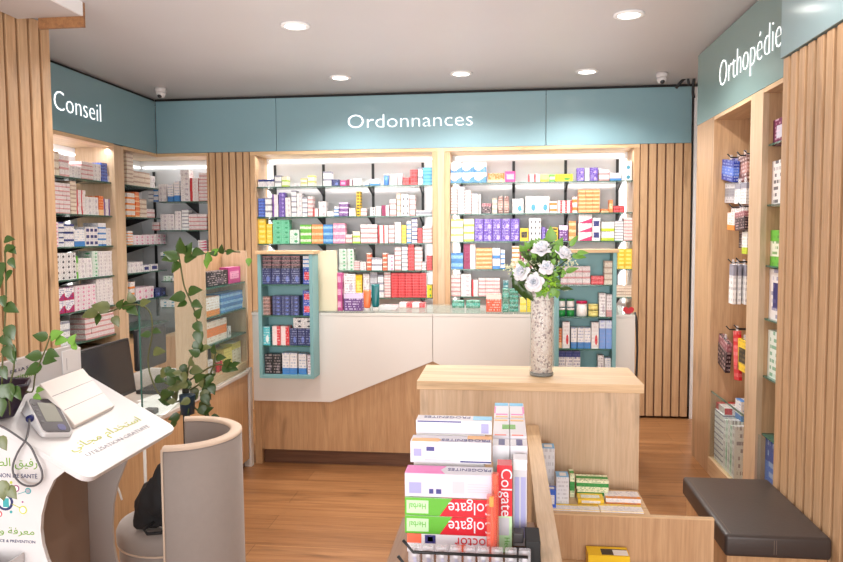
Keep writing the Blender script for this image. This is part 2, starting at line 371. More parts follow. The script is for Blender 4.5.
def text(name, body, m, size, origin, xdir, ydir, parent=None, ext=.002, align='LEFT', sx=1.0, width=None, thin=0.0):
    c = bpy.data.curves.new(name, 'FONT'); c.body = body; c.size = size; c.extrude = ext; c.align_x = align
    c.resolution_u = 3; c.offset = -thin*size
    o = bpy.data.objects.new(name, c); COL.objects.link(o); c.materials.append(M[m])
    X = Vector(xdir).normalized(); Yv = Vector(ydir).normalized(); Z = X.cross(Yv).normalized(); Yv = Z.cross(X)
    if width:
        bpy.context.view_layer.update(); sx = width/max(1e-6, o.dimensions.x)
    mw = Matrix.Translation(Vector(origin)) @ Matrix((X, Yv, Z)).transposed().to_4x4() @ Matrix.Diagonal((sx, 1, 1, 1))
    if parent: o.parent = parent; o.matrix_parent_inverse = parent.matrix_world.inverted()
    o.matrix_basis = mw
    bpy.context.view_layer.update()
    me = bpy.data.meshes.new_from_object(o.evaluated_get(bpy.context.evaluated_depsgraph_get()))
    n = bpy.data.objects.new('tmp', me); COL.objects.link(n)
    if parent: n.parent = parent; n.matrix_parent_inverse = parent.matrix_world.inverted()
    n.matrix_basis = mw
    bpy.data.objects.remove(o); n.name = name
    return n

# ------------------------------------------------------------------ room shell
YB = 6.163; XL = -3.088; XR = 1.3045; ZT = 2.747; ZB = 2.292; ZC = 2.772
def struct(name, m, *a, **k):
    o = bx(name, m, *a, **k); o['kind'] = 'structure'; return o
struct('floor', 'floor', -3.9, 2.2, -4.2, 7.0, -.05, 0)
struct('ceiling', 'ceil', -3.9, 2.2, -4.2, 7.0, ZC, ZC+.08)
struct('wall_back', 'wallp', -3.9, 2.2, 6.62, 6.72, 0, ZC)
struct('wall_left', 'wallp', -3.6, -3.5, -4.2, 6.62, 0, ZC)
struct('wall_right', 'wallp', 1.8, 1.9, -4.2, 6.62, 0, ZC)
# shade of the gap above the fascia boards, put in as black strips
struct('gap_shade_1', 'dark', XL-.02, 1.535, YB+.03, YB+.05, ZT-.03, ZC)
struct('gap_shade_2', 'dark', XL-.05, XL-.03, 4.45, YB+.04, ZT-.03, ZC)
# white wall strip showing behind the right end of the back panelling
struct('trim_3', 'white', 1.534, 1.79, 6.175, 6.19, 0, 2.745)

# ceiling bulkhead top left
P = atZ(83, 16, 2.70)
b = empty('ceiling_bulkhead', (P.x-.4, P.y-.8, 2.70), 'white dropped ceiling bulkhead above the slatted wall at top left', 'bulkhead')
b['kind'] = 'structure'
bx('box', 'ceil', -2.553, P.x-.012, 1.6, P.y, 2.70, ZC, b)
bx('side_board', 'white', P.x-.011, P.x, 1.6, P.y, 2.70, ZC, b)
bx('hanging_board', 'shelfwood', atY(38, 19, P.y).x, P.x, P.y+.001, P.y+.02, 2.645, ZC, b)  # brown board hanging lower at the far end of the bulkhead

# ------------------------------------------------------------------ fascia boards with lit words
def seam(x0, x1): return x0+.002, x1-.002
fx = [XL, atY(276, 120, YB).x, atY(546, 120, YB).x, atY(692, 115, YB).x]
labs = ['dark petrol blue fascia board in the back left corner above the slatted panel',
        'petrol blue fascia board carrying the lit word Ordonnances',
        'petrol blue fascia board at the right end of the back wall, without writing']
for i in range(3):
    x0, x1 = seam(fx[i], fx[i+1])
    f = bx('fascia_board', 'teal', x0, x1, YB-.0, YB+.025, ZB, ZT, None, .0015); tag(f, labs[i], 'fascia board', 'fascia boards on the back wall')
    if i == 1:
        a = atY(346.5, 128, YB-.005); bb = atY(471, 128, YB-.005)
        text('lettering', 'Ordonnances', 'letter', .168, (a.x, YB-.006, a.z-.003), (1, 0, 0), (0, 0, 1), f, .002, width=bb.x-a.x, thin=.02)
f = bx('fascia_board', 'teal', XL-.025, XL, 4.45, YB-.002, ZB, ZT, None, .0015)
tag(f, 'grey teal fascia board on the left carrying the lit word Conseil', 'fascia board')
a = atX(53.5, 108, XL+.006); bb = atX(100.5, 121, XL+.006)
text('lettering', 'Conseil', 'letter', .20, (XL+.003, a.y, a.z-.005), (0, 1, 0), (0, 0, 1), f, .001, width=bb.y-a.y, thin=.02)
ysl = 3.285
f = bx('fascia_board', 'teal_side', XR, XR+.025, ysl-.1, 5.178, ZB-.005, ZT+.012, None, .0015)
tag(f, 'grey teal fascia board on the right carrying the lit word Orthopédie', 'fascia board')
a = atX(718, 84, XR-.006); bb = atX(779, 50, XR-.006)
text('lettering', 'Orthopédie', 'letter', .235, (XR-.003, a.y, a.z-.03), (0, -1, 0), (0, 0, 1), f, .001, width=a.y-bb.y, thin=.028)
f = bx('fascia_board', mat('teal laminate with reflection tint', srgb(150, 178, 184), .16, noise=.02), 1.165, 1.19, .2, ysl-.004, 2.292, ZT+.012, None, .0015)  # teal made paler in the colour to stand for lamp reflection
tag(f, 'glossy teal fascia board with painted-in reflection above the slatted wall at far right', 'fascia board')

# ------------------------------------------------------------------ slatted panels
def slats(name, label, axis, a0, a1, front, sign, z0, z1, pitch, gap=.013, dep=.02):
    """axis X: slats side by side along x, front face towards -Y; axis Y: along y, front face at x=front facing sign"""
    if axis == 'X': e = empty(name, ((a0+a1)/2, front, z0), label, 'slatted panel')
    else: e = empty(name, (front, (a0+a1)/2, z0), label, 'slatted panel')
    n = max(1, round((a1-a0)/pitch)); p = (a1-a0)/n; m = MB()
    for i in range(n):
        s0 = a0+i*p+gap/2; s1 = a0+(i+1)*p-gap/2
        if axis == 'X': m.box(s0, s1, front, front+dep, z0, z1)
        else: m.box(front, front-sign*dep, s0, s1, z0, z1)
    m.build('slats', 'slat', e, .003)
    if axis == 'X': bx('backing_board', 'slat_back', a0, a1, front+dep, front+dep+.012, z0, z1, e)
    else: bx('backing_board', 'slat_back', front-sign*dep, front-sign*(dep+.012), a0, a1, z0, z1, e)
    return e
slats('slat_panel', 'oak slatted panel between the corner shelves and the back cabinet', 'X', (atY(207.5, 200, YB).x)+.02, (atY(256.5, 240, YB).x)-.047, YB-.005, 1, 0, ZB-.002, .0614)
slats('slat_panel', 'oak slatted panel at the right end of the back wall behind the podium', 'X', atY(633, 240, YB).x+.047, atY(689.5, 300, YB).x, YB-.005, 1, .02, ZB-.002, .066)
slats('slat_panel', 'long oak slatted wall in the right foreground beside the bench', 'Y', .2, ysl, 1.174, -1, 0, 2.288, .084, .026, .026)
slats('slat_panel', 'oak slatted wall in the left foreground behind the plant', 'Y', 1.6, 3.90, -2.567, 1, 0, ZT, .094, .022, .026)
struct('wall_column', 'wallp', -3.45, -2.61, 1.6, 3.90, 0, ZC)
struct('wall_panelling_core', 'wallp', 1.22, 1.29, .2, ysl-.02, 0, ZC)

# ------------------------------------------------------------------ back shelving cabinets
ZS = [1.985, 1.720, 1.483, 1.246, 1.008, .775]
def back_cabinet(label, u0, u1, zs, rails, left_led=True):
    x0 = atY(u0, 240, YB).x; x1 = atY(u1, 240, YB).x
    e = empty('shelving_cabinet', ((x0+x1)/2, YB+.15, .1), label, 'shelving cabinet', 'shelving cabinets behind the counter')
    yb = YB+.33
    t = .045
    bx('side_panel', 'oak', x0-t, x0, YB, yb, .1, 2.26, e); bx('side_panel', 'oak', x1, x1+t, YB, yb, .1, 2.26, e)
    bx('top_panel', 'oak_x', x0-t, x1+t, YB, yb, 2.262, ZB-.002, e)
    bx('back_panel', 'backwhite', x0, x1, yb-.012, yb, .1, 2.26, e)
    bx('light_strip', 'led', x0+.03, x1-.03, yb-.03, yb-.013, 2.225, 2.24, e)
    for xx in ((x0+.012, x0+.03), (x1-.03, x1-.012)):
        bx('light_strip', 'led', xx[0], xx[1], yb-.028, yb-.013, .95, 2.2, e)
    for z in zs:
        bx('glass_shelf', 'glass_edge', x0+.001, x1-.001, YB+.03, YB+.27, z-.010, z, e)
    for r in rails:
        xr = atY(r, 240, yb).x
        bx('rail', 'black', xr-.012, xr+.012, yb-.022, yb-.0125, .95, 2.2, e)
        for z in zs:
            MB().prism([(YB+.09, z-.011), (yb-.023, z-.011), (yb-.023, z-.075), (yb-.06, z-.06)], 'X', xr-.008, xr+.008).build('bracket', 'black', e)
    return x0, x1
LB = back_cabinet('lit white shelving cabinet left of the oak pillar, below the word Ordonnances', 256.5, 432.5, ZS[:5], (276.8, 325, 374, 423.4))
RB = back_cabinet('lit white shelving cabinet right of the oak pillar, behind the flowers', 450, 633, [z+.012 for z in ZS[:5]], (462, 513.5, 565, 616.3))
# pier between the cabinets and end posts
pr_ = bx('oak_pillar', 'oak_pale', LB[1]+.046, RB[0]-.046, YB-.003, YB+.3, .1, ZB-.002, None, .001); tag(pr_, 'broad oak pillar between the two lit back cabinets', 'pillar')

# ------------------------------------------------------------------ Conseil cabinet and corner unit (left wall)
ya, yb_ = 4.50, atX(115.5, 200, XL).y; yc = atX(125, 200, XL).y
e = empty('shelving_cabinet', (XL-.15, (ya+yb_)/2, .69), 'oak framed wall cabinet with glass shelves under the word Conseil', 'shelving cabinet')
bx('side_panel', 'oak', XL-.33, XL, ya-.04, ya, .69, ZB-.01, e)
bx('side_panel', 'oak_pale', XL-.33, XL, yb_, yc, .69, ZB-.01, e)
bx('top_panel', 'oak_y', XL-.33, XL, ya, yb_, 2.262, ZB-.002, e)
bx('back_panel', 'backwhite', XL-.345, XL-.33, ya-.04, yc, .69, ZB-.002, e)
bx('light_strip', 'led', XL-.328, XL-.315, ya+.02, yb_-.02, 2.20, 2.215, e)
bx('light_strip', 'led', XL-.328, XL-.312, 5.30, 5.325, .95, 2.2, e)
for z in ZS:
    bx('glass_shelf', 'glass_edge', XL-.30, XL-.03, ya+.001, yb_-.001, z-.010, z, e)
    for y in (4.72, 5.16):
        MB().prism([(XL-.09, z-.011), (XL-.329, z-.011), (XL-.329, z-.075), (XL-.29, z-.06)], 'Y', y-.008, y+.008).build('bracket', 'black', e)
xc1 = atY(207.5, 200, YB).x
e = empty('corner_shelving', (XL-.1, YB+.1, .69), 'open corner shelving with black brackets in the back left corner', 'shelving cabinet')
bx('back_panel', 'backgrey', XL-.345, XL-.33, yc+.001, YB+.345, .69, ZB-.003, e)
bx('back_panel', 'backgrey', XL-.329, xc1, YB+.33, YB+.345, .69, ZB-.003, e)
bx('side_panel', 'oak', xc1, xc1+.018, YB, YB+.33, .69, ZB-.003, e)
MB().prism([(XL-.329, yc+.001), (XL, yc+.001), (XL, YB), (xc1, YB), (xc1, YB+.329), (XL-.329, YB+.329)], 'Z', 2.262, ZB-.003).build('top_panel', 'oak_x', e)
bx('light_strip', 'led', XL-.328, XL-.313, yc+.02, YB+.30, 2.19, 2.205, e)
bx('light_strip', 'led', XL-.30, xc1-.01, YB+.312, YB+.327, 2.19, 2.205, e)
for z in ZS:
    bx('glass_shelf', 'glass_edge', XL-.30, XL-.03, yc+.001, YB+.20, z-.010, z, e)
    for y in (5.72, 6.12):
        MB().prism([(XL-.06, z-.011), (XL-.329, z-.011), (XL-.329, z-.10), (XL-.29, z-.08)], 'Y', y-.01, y+.01).build('bracket', 'black', e)
ZK = [1.868, 1.610, 1.377, 1.147, .91]
for z in ZK:
    bx('glass_shelf', 'glass_edge', XL-.02, xc1-.001, YB+.06, YB+.32, z-.010, z, e)
    for x in (-2.86,):
        MB().prism([(YB+.07, z-.011), (YB+.329, z-.011), (YB+.329, z-.10), (YB+.28, z-.08)], 'X', x-.01, x+.01).build('bracket', 'black', e)
for y in (5.72, 6.12): bx('rail', 'black', XL-.3295, XL-.32, y-.012, y+.012, .8, 2.16, e)
for u in (153.8,):
    x = atY(u, 180, YB+.32).x; bx('rail', 'black', x-.012, x+.012, YB+.32, YB+.3295, .8, 2.16, e)

# ------------------------------------------------------------------ Orthopedie cabinet (right wall)
def ry(u): return atX(u, 240, XR).y
y_a, y_b, y_c, y_d = 5.165, ry(712), ry(748), ry(760)
e = empty('display_cabinet', (XR+.15, 4.4, 0), 'tall oak display cabinet with open niches under the word Orthopédie', 'display cabinet')
XD = XR+.36; zt_ = ZB-.007
bx('stile', 'oak', XR, XR+.03, y_b, y_a, 0, zt_, e); bx('stile', 'oak_pale', XR, XR+.03, y_d, y_c, 0, zt_, e)
bx('side_panel', 'oak', XR+.03, XD, y_b, y_b+.02, 0, zt_, e); bx('side_panel', 'oak', XR+.03, XD, y_a-.02, y_a, 0, zt_, e)
bx('side_panel', 'oak', XR+.03, XD, y_c-.02, y_c, 0, zt_, e); bx('side_panel', 'oak', XR+.03, XD, y_d, y_d+.02, 0, zt_, e)
bx('side_panel', 'oak', XR, XD, 3.18, 3.20, 0, zt_, e)
bx('back_panel', 'oak', XD, XD+.012, 3.18, y_a, 0, zt_, e)
bx('top_panel', 'oak_y', XR+.001, XD, y_c, y_b, 2.262, zt_, e); bx('top_panel', 'oak_y', XR+.001, XD, 3.20, y_d, 2.262, zt_, e)
bx('bottom_panel', 'oak_y', XR, XD, y_c, y_b, 0, .11, e); bx('bottom_panel', 'oak_y', XR, XD, 3.20, y_d, 0, .11, e)
ZN = [atX(770, v, XR+.06).z for v in (148, 207, 267, 320, 378, 437)]
for v in (148, 207, 267, 320, 378, 437):
    z = atX(770, v-2, XR+.06).z
    bx('glass_shelf', 'glass_edge', XR+.03, XD-.002, 3.201, y_d-.001, z-.008, z, e)
zg = .535
bx('glass_guard', 'glass', XR+.012, XR+.018, y_c+.001, y_b-.001, .112, zg, e)
bx('glass_edge', 'glass_edge', XR+.010, XR+.020, y_c+.001, y_b-.001, zg, zg+.006, e)
bx('glass_guard', 'glass', XR+.012, XR+.018, 3.201, y_d-.001, .112, .50, e)

# ------------------------------------------------------------------ ordonnances counter
YC = 4.65; ZCT = 1.0466
xl, xr_ = atY(253.3, 400, YC).x, atY(632, 314, YC).x
def cz(u, v): p = atY(u, v, YC); return (p.x, p.z)
e = empty('dispensing_counter', ((xl+xr_)/2, YC+.28, 0), 'long white and oak dispensing counter in front of the back cabinets', 'counter')
xm = atY(432.8, 361, YC).x
bx('oak_front', 'oak_deep', xl+.02, xr_-.02, YC+.03, YC+.05, .10, ZCT-.03, e)
bx('end_post', 'oak_deep', xl, xl+.045, YC+.025, YC+.5, 0, ZCT-.03, e)
bx('kickboard', 'kick', xl+.05, xr_-.02, YC+.06, YC+.08, 0, .10, e)
fl = cz(254, 400.5); fm = cz(331, 401.8); fr_ = cz(432.4, 361.5)
top = ZCT-.028
MB().prism([(fl[0], fl[1]), (fm[0], fl[1]), (xm-.0015, fr_[1]), (xm-.0015, top), (fl[0], top)], 'Y', YC, YC+.02).build('white_panel', 'white_lam', e, .001)
MB().prism([(xm+.0015, fr_[1]), (xm+.42, .52), (xr_, .50), (xr_, top), (xm+.0015, top)], 'Y', YC, YC+.02).build('white_panel', 'white_lam', e, .001)
bx('top_rim', 'white_lam', xl, xm-.001, YC, YC+.03, top+.002, ZCT-.008, e, .001); bx('top_rim', 'white_lam', xm+.001, xr_, YC, YC+.03, top+.002, ZCT-.008, e, .001)
bx('end_panel', 'white_lam', xr_, xr_+.02, YC, YC+.55, 0, ZCT-.008, e, .001)
bx('inner_shelf', 'white_lam', xl+.05, xr_-.001, YC+.05, YC+.55, ZCT-.12, ZCT-.10, e)
bx('back_support', 'white_lam', xl, xr_, YC+.55, YC+.57, 0, ZCT-.01, e)
for a, b_ in ((xl, -1.30), (-1.295, xm-.001), (xm+.001, .05), (.055, xr_+.02)):
    bx('glass_top', 'counterglass', a, b_, YC, YC+.56, ZCT-.007, ZCT, e)
bx('cable_loop', 'black', xr_+.021, xr_+.03, YC+.02, YC+.03, .55, .6, e)
# black cable down the right end of the counter
c = MB().tube([(xr_+.026, YC+.05, ZCT+.005), (xr_+.034, YC+.045, ZCT-.03), (xr_+.040, YC+.05, ZCT-.12), (xr_+.045, YC+.05, .8), (xr_+.035, YC+.05, .5), (xr_+.03, YC+.05, .02)], .007).build('power_cable', 'black')
tag(c, 'black cable hanging down the right end of the white counter', 'cable')

# teal display units on the counter front
def display(label, u0, u1, v0, v1, yf, dep, shelves, wood_v=None):
    a = atY(u0, v0, yf); d = atY(u1, v1, yf); x0, x1, z1, z0 = a.x, d.x, a.z, d.z
    e = empty('display_unit', ((x0+x1)/2, yf+dep/2, z0), label, 'display unit', 'teal display units on the counter front'); t = .022
    bx('side_panel', 'teal_cab', x0, x0+t, yf, yf+dep, z0, z1-.022, e, .001); bx('side_panel', 'teal_cab', x1-t, x1, yf, yf+dep, z0, z1-.022, e, .001)
    bx('bottom_panel', 'teal_cab', x0+t, x1-t, yf, yf+dep, z0, z0+t, e); bx('back_panel', 'teal_cab', x0+t, x1-t, yf+dep-.01, yf+dep, z0+t, z1-.022, e)
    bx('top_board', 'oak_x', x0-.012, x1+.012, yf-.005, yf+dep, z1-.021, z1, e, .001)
    zs = [z0+t]
    for v in shelves:
        z = atY((u0+u1)/2, v, yf+.02).z; bx('glass_shelf', 'glass_edge', x0+t+.001, x1-t-.001, yf+.015, yf+dep-.011, z-.008, z, e); zs.append(z)
    return x0, x1, sorted(zs, reverse=True)
YD = 4.50
DL = display('teal display unit with oak top at the left end of the counter', 257, 314, 251, 379, YD, .148, (284.4, 315.5, 345.5))
DR = display('teal display unit with oak top at the right end of the counter behind the vase', 555.8, 615.6, 249.5, 378, YD, .148, (284.7, 316.8, 348.8))
cb = bx('cream_board', 'cream', atY(319, 280, 4.72).x, atY(337.5, 280, 4.72).x, 4.70, 4.72, ZCT+.001, 1.452, None, .001)
tag(cb, 'cream upright board on the counter beside the left teal display unit', 'board')

# ------------------------------------------------------------------ products helpers
ORD = ['', 'first', 'second', 'third', 'fourth', 'fifth', 'sixth', 'seventh', 'eighth', 'ninth', 'tenth', 'eleventh', 'twelfth', 'thirteenth', 'fourteenth', 'fifteenth', 'sixteenth', 'seventeenth', 'eighteenth', 'nineteenth', 'twentieth',
       'twenty-first', 'twenty-second', 'twenty-third', 'twenty-fourth', 'twenty-fifth', 'twenty-sixth', 'twenty-seventh', 'twenty-eighth', 'twenty-ninth', 'thirtieth'] + [f'{n}th' for n in range(31, 80)]
def shorten(s):
    if len(s.replace(',', '').split()) > 16: s = s.replace(' stack from left', ' stack')
    if len(s.replace(',', '').split()) > 16: s = s.replace(' carton,', ',')
    if len(s.replace(',', '').split()) > 16: s = s.replace('wing of corner shelving', 'corner wing')
    return s
CARTONS = []      # every medicine box: dict(mesh key, loc, rot, size, px area, label, group)
def shelf(plane, c, z, items, where, group, dep=.09, cap=None, vbase=None):
    """plane 'Y' (front faces towards the camera) or 'X' (front faces towards the room from the left wall)."""
    st = 0
    for it in sorted(items, key=lambda q: q[0]):
        u0, u1, vt, nc, nr, key = it[:6]
        P = (lambda u, v: atY(u, v, c)) if plane == 'Y' else (lambda u, v: atX(u, v, c))
        a, b = P(u0, vt), P(u1, vt)
        um = (u0+u1)/2
        if vbase is not None:
            vb_ = vbase if isinstance(vbase, (int, float)) else vbase(um)
            h = P(um, vt).z-P(um, vb_).z
        else: h = P(um, vt).z-z
        if cap: h = min(h, cap)
        h = max(h, .012*nr)
        A, B = (a.x, b.x) if plane == 'Y' else (a.y, b.y)
        w = (B-A)/nc; bh = h/nr
        for i in range(nc):
            st += 1
            for k in range(nr):
                jit = random.uniform(-.0015, .0015) if nr > 1 else 0
                m = A+(i+.5)*w
                s = (w-.0022, dep*random.uniform(.93, 1), bh-.0008)
                fr = random.uniform(0, .006)
                loc = (m+jit*0, c+fr, z+k*bh+.0004) if plane == 'Y' else (c-fr, m, z+k*bh+.0004)
                d = (Vector(loc)-Vector((0, 0, H))).length
                ar = s[0]*s[2]*(F/d)**2
                if plane == 'X': ar *= .55
                pos = f'{ORD[k+1]} up in ' if nr > 1 else ''
                CARTONS.append(dict(key=key, loc=loc, rz=0 if plane == 'Y' else math.pi/2, s=s, ar=ar,
                    label=shorten(f"{KEYS[key][0]} carton, {pos}{ORD[st]} stack from left, {where}"), group=group))
LBn, RBn = 'left back cabinet', 'right back cabinet'
yp = YB+.045
G = 'medicine cartons on the back cabinet shelves'
# ---- left back cabinet
shelf('Y', yp, ZS[0], [(258,274,179,3,1,'WN'), (274.5,281,175,1,2,'W3'), (281.5,287,176,1,2,'CL'), (292,300,183,1,1,'W'), (300.5,307,178,1,2,'CY'), (307.5,314,175,1,2,'CY'),
  (323,331,171,1,2,'W3'), (331.5,339,179,1,1,'N'), (340,346,180,1,1,'MA'), (346.5,352,179,1,2,'MR'), (353,361,178,1,1,'W'), (365,369,182,1,1,'WB'), (370,379,178.5,1,1,'WB'),
  (391,397,174,1,2,'W'), (397.5,402,173,1,2,'WP'), (403,409.5,177,1,2,'R'), (410,417,169,1,4,'R'), (418,422.5,167,1,2,'W3'), (423,432,167,1,5,'BL')], 'top shelf, '+LBn, G, vbase=lambda u: 186.7-(u-257)*.0143)
shelf('Y', yp, ZS[1], [(258,264.5,198,1,6,'BD'), (265,271.5,197,1,3,'W3'), (272,278,194,1,7,'WU'), (278.5,284.5,192,1,6,'PU'), (285,290.5,197,1,4,'W'), (291,296,190,1,5,'W3'), (296.5,301.5,193,1,5,'W'), (302,307,197,1,4,'W3'),
  (307.5,312.5,196,1,5,'W2'), (313,318,208,1,3,'WR'), (318.5,326,201,1,2,'W'), (327,333.5,211,1,1,'W'), (334,338.5,206,1,3,'WB'), (339,348,202,1,3,'PD'), (349,355.5,208,1,2,'W'), (356,360,191,1,8,'YK'), (360.5,366.5,208,1,2,'W2'), (370,375,207,1,3,'WD'),
  (375.5,381,206,1,2,'W'), (381.5,389,205,1,4,'MR'), (389.5,396,199,1,3,'W2'), (396.5,400.5,193,1,4,'CR'), (401,409,194,2,3,'WD'), (409.5,415,195,1,4,'W2'), (416,432,210,2,1,'GY')], 'second shelf, '+LBn, G, vbase=lambda u: 216.6-(u-258)*.0069)
shelf('Y', yp, ZS[2], [(258,265.5,219,1,5,'Y'), (266,272,224,1,4,'Y'), (272.5,289,220,2,5,'G'), (289.5,299,230,1,2,'WG'), (300,311,225,1,3,'LG'), (311.5,322.5,225,1,3,'O'), (323,332.5,225,1,3,'B'), (333,345,224,1,3,'P'), (345.5,352,235,1,2,'W2'),
  (352.5,360,232,1,2,'CL'), (360.5,377,225,2,4,'W2'), (378,388,226,2,4,'WR'), (388.5,394,226,1,4,'W2'), (394.5,401,223,1,4,'W'), (401.5,406,226,1,5,'Y'), (406.5,411,222,1,5,'WB'), (411.5,417,219,1,6,'WN'), (417.5,422,229,1,5,'R'), (422.5,432,227,1,5,'W2')], 'third shelf, '+LBn, G, vbase=244)
shelf('Y', yp, ZS[3], [(262,269,263,1,1,'W'), (272,276,260,1,1,'W'), (290,298,265,1,1,'W'), (339,346.5,250,1,6,'WG'), (347,353.5,250,1,6,'WG'), (354,359.5,262,1,4,'W2'), (360,366,263,1,3,'W'), (366.5,371,254,1,4,'RO'), (371.5,382,259,1,2,'W3'), (382.5,387,254,1,4,'RO'),
  (387.5,394,256,1,4,'WP'), (394.5,401,248,1,5,'W2'), (401.5,407.5,247,1,6,'W3'), (408,414,245,1,8,'R'), (414.5,421.5,248,1,6,'W2'), (422,426,263,1,3,'W3'), (426.5,432,257,1,5,'R')], 'fourth shelf, '+LBn, G, vbase=271.5)
shelf('Y', yp, ZS[4], [(341,348,275,1,2,'W'), (348.5,355,276,1,2,'W3'), (355.5,362,277,1,1,'Y'), (363,369.5,276,1,2,'W'), (370,377,274,1,3,'GY'), (377.5,383.5,277,1,3,'W3'), (384,390.5,274,1,9,'W2'), (391,426,275,5,9,'R'), (427,432,287,1,2,'YG')], 'fifth shelf, '+LBn, G, vbase=299.6)
# ---- right back cabinet
ZR = [z+.012 for z in ZS[:5]]
shelf('Y', yp, ZR[0], [(450.5,486.5,161.8,3,2,'WV'), (488,504.5,172.5,1,1,'OD'), (505,515.5,170.5,1,1,'MA'), (528,540,173.5,2,1,'WR'), (540.5,549,174,1,1,'YL'), (549.5,555,174,1,1,'LG'), (555.5,573,173.5,1,1,'YG'),
  (577,584.5,167.5,1,2,'PU'), (585,589.5,168,1,2,'W'), (590,598,167,1,2,'PU'), (599,609.5,168.5,1,2,'W2'), (610,621.5,172.5,1,1,'WB'), (622,632,160.5,1,2,'WT')], 'top shelf, '+RBn, G, vbase=lambda u: 182.1-(u-450)*.011)
shelf('Y', yp, ZR[1], [(451,457,187,1,9,'W2'), (457.7,464.5,186,1,9,'W3'), (465,471.5,190,1,8,'W2'), (472,478,193,1,7,'W3'), (478.5,481,194,1,7,'W'), (481.5,491.5,203,1,1,'KR'), (492.5,497,198,1,3,'CR'), (498,503,196,1,1,'BR'), (504,509,196,1,1,'BR'),
  (512.5,523.5,198.5,1,1,'WT'), (525.5,549.5,196,2,1,'WT'), (550,557,201,1,2,'OS'), (557.5,572,200.5,3,1,'RW'), (572.5,577.5,197,1,2,'OS'), (578.5,600,189.5,3,6,'O'), (601,609,209,1,1,'OD'), (609.5,613,200,1,1,'O'), (613.5,625,206,2,2,'R')], 'second shelf, '+RBn, G, vbase=lambda u: 213.5-(u-451)*.0055)
shelf('Y', yp, ZR[2], [(451,463,219.5,1,3,'CY'), (463.5,474,219.5,1,3,'CL'), (474.5,519.5,219.5,5,2,'PU'), (520,528.5,229,1,1,'YK'), (529,541,219,3,4,'WD'), (541.5,545.5,228,1,5,'PU'), (546,550.5,230,1,4,'WU'), (551,558,228.5,1,4,'YK'),
  (559,568,226.5,1,1,'PD'), (569,576,222,1,3,'O'), (578.5,592,215.5,1,3,'WM'), (592.5,600.5,219,1,2,'WK'), (601.5,614.5,223,1,2,'WL'), (615,623.5,222,1,7,'W3'), (624,632.5,219,1,7,'W2')], 'third shelf, '+RBn, G, vbase=242)
shelf('Y', yp, ZR[3], [(451,463,254,1,2,'B'), (463.5,475.5,245,1,3,'MR'), (476,492,249,1,5,'O'), (492.5,500,249,1,2,'WB'), (500.5,505,251,1,4,'WB'), (512,519.5,247,1,5,'OS'), (520,535,247,2,2,'MR'), (536,548,252,2,3,'W2'), (575,598,263,2,1,'R'), (618,632,250,2,5,'Y')], 'fourth shelf, '+RBn, G, vbase=270)
shelf('Y', yp, ZR[4], [(451,460.5,277,1,5,'W2'), (461,471,276,1,5,'W'), (471.5,478,282,1,6,'WR'), (478.5,500,280,3,5,'W2'), (616,632,287,2,4,'CR')], 'fifth shelf, '+RBn, G, vbase=298.6)
# ---- Conseil cabinet
xp = XL-.045; CN = 'Conseil cabinet'
GC = 'medicine cartons on the left wall shelves'
shelf('X', xp, ZS[0], [(51.5,59,151,2,3,'CR'), (59.5,69,155,2,3,'W2'), (69.5,81,166,2,4,'W'), (81.5,93,162,2,4,'W2'), (93.5,101,164,2,4,'W'), (101.5,107.5,163,1,6,'BD'), (108,113,176,1,1,'W')], 'top shelf, '+CN, GC, dep=.13)
shelf('X', xp, ZS[1], [(52.5,54.5,190,1,4,'OD'), (55,70,183,4,7,'W2'), (70.5,76,181,1,8,'CR'), (76.5,85.5,190,2,6,'WR'), (86,98.5,197,2,3,'W'), (99,103.5,196,1,1,'OD'), (104,113,199,2,5,'WU')], 'second shelf, '+CN, GC, dep=.13)
shelf('X', xp, ZS[2], [(53.5,58.5,222,1,7,'WP'), (59,64,222,1,5,'WN'), (64.5,74,224,2,3,'WN'), (74.5,85,229,2,1,'WB'), (85.5,98,227,3,3,'WK'), (98.5,106,223,2,4,'WB'), (106.5,114,228,2,5,'W')], 'third shelf, '+CN, GC, dep=.13)
shelf('X', xp, ZS[3], [(54,76,253,4,5,'WD'), (76.5,78,256,1,1,'LG'), (78.5,92,258,2,4,'W'), (92.5,98,251,1,7,'WG'), (98.5,114.5,251,4,7,'W')], 'fourth shelf, '+CN, GC, dep=.13)
shelf('X', xp, ZS[4], [(55,74,288,2,2,'PK'), (74.5,96,285,4,6,'WP'), (96.5,114.5,278,4,9,'W')], 'fifth shelf, '+CN, GC, dep=.13)
shelf('X', xp, ZS[5], [(56,70,322,2,3,'W3'), (85,114,312,5,5,'W2')], 'bottom shelf, '+CN, GC, dep=.13)
CW = 'left wing of corner shelving'
shelf('X', xp, ZS[0], [(126.5,133,153,1,8,'CR'), (133.5,150,172,3,3,'CR'), (150.5,155,176,1,2,'W')], 'top shelf, '+CW, GC, dep=.13)
shelf('X', xp, ZS[1], [(127,135,193,2,4,'WO'), (135.5,139.5,192,1,5,'OD'), (140,146.5,199,1,4,'CR'), (147,155,209,2,2,'W2')], 'second shelf, '+CW, GC, dep=.13)
shelf('X', xp, ZS[2], [(128,133,231,1,5,'WO'), (133.5,155,235,4,3,'WP'), (155.5,166,234,2,3,'WP')], 'third shelf, '+CW, GC, dep=.13)
shelf('X', xp, ZS[3], [(128.5,143,262,3,2,'W'), (144,150,265,1,1,'WK'), (151,158,264,1,1,'WK')], 'fourth shelf, '+CW, GC, dep=.13)
shelf('X', xp, ZS[4], [(130,135,282,1,3,'WO'), (136,154,287,3,2,'WP'), (155,166,288,2,1,'N')], 'fifth shelf, '+CW, GC, dep=.13)
BW = 'back wing of corner shelving'
ykk = YB+.075
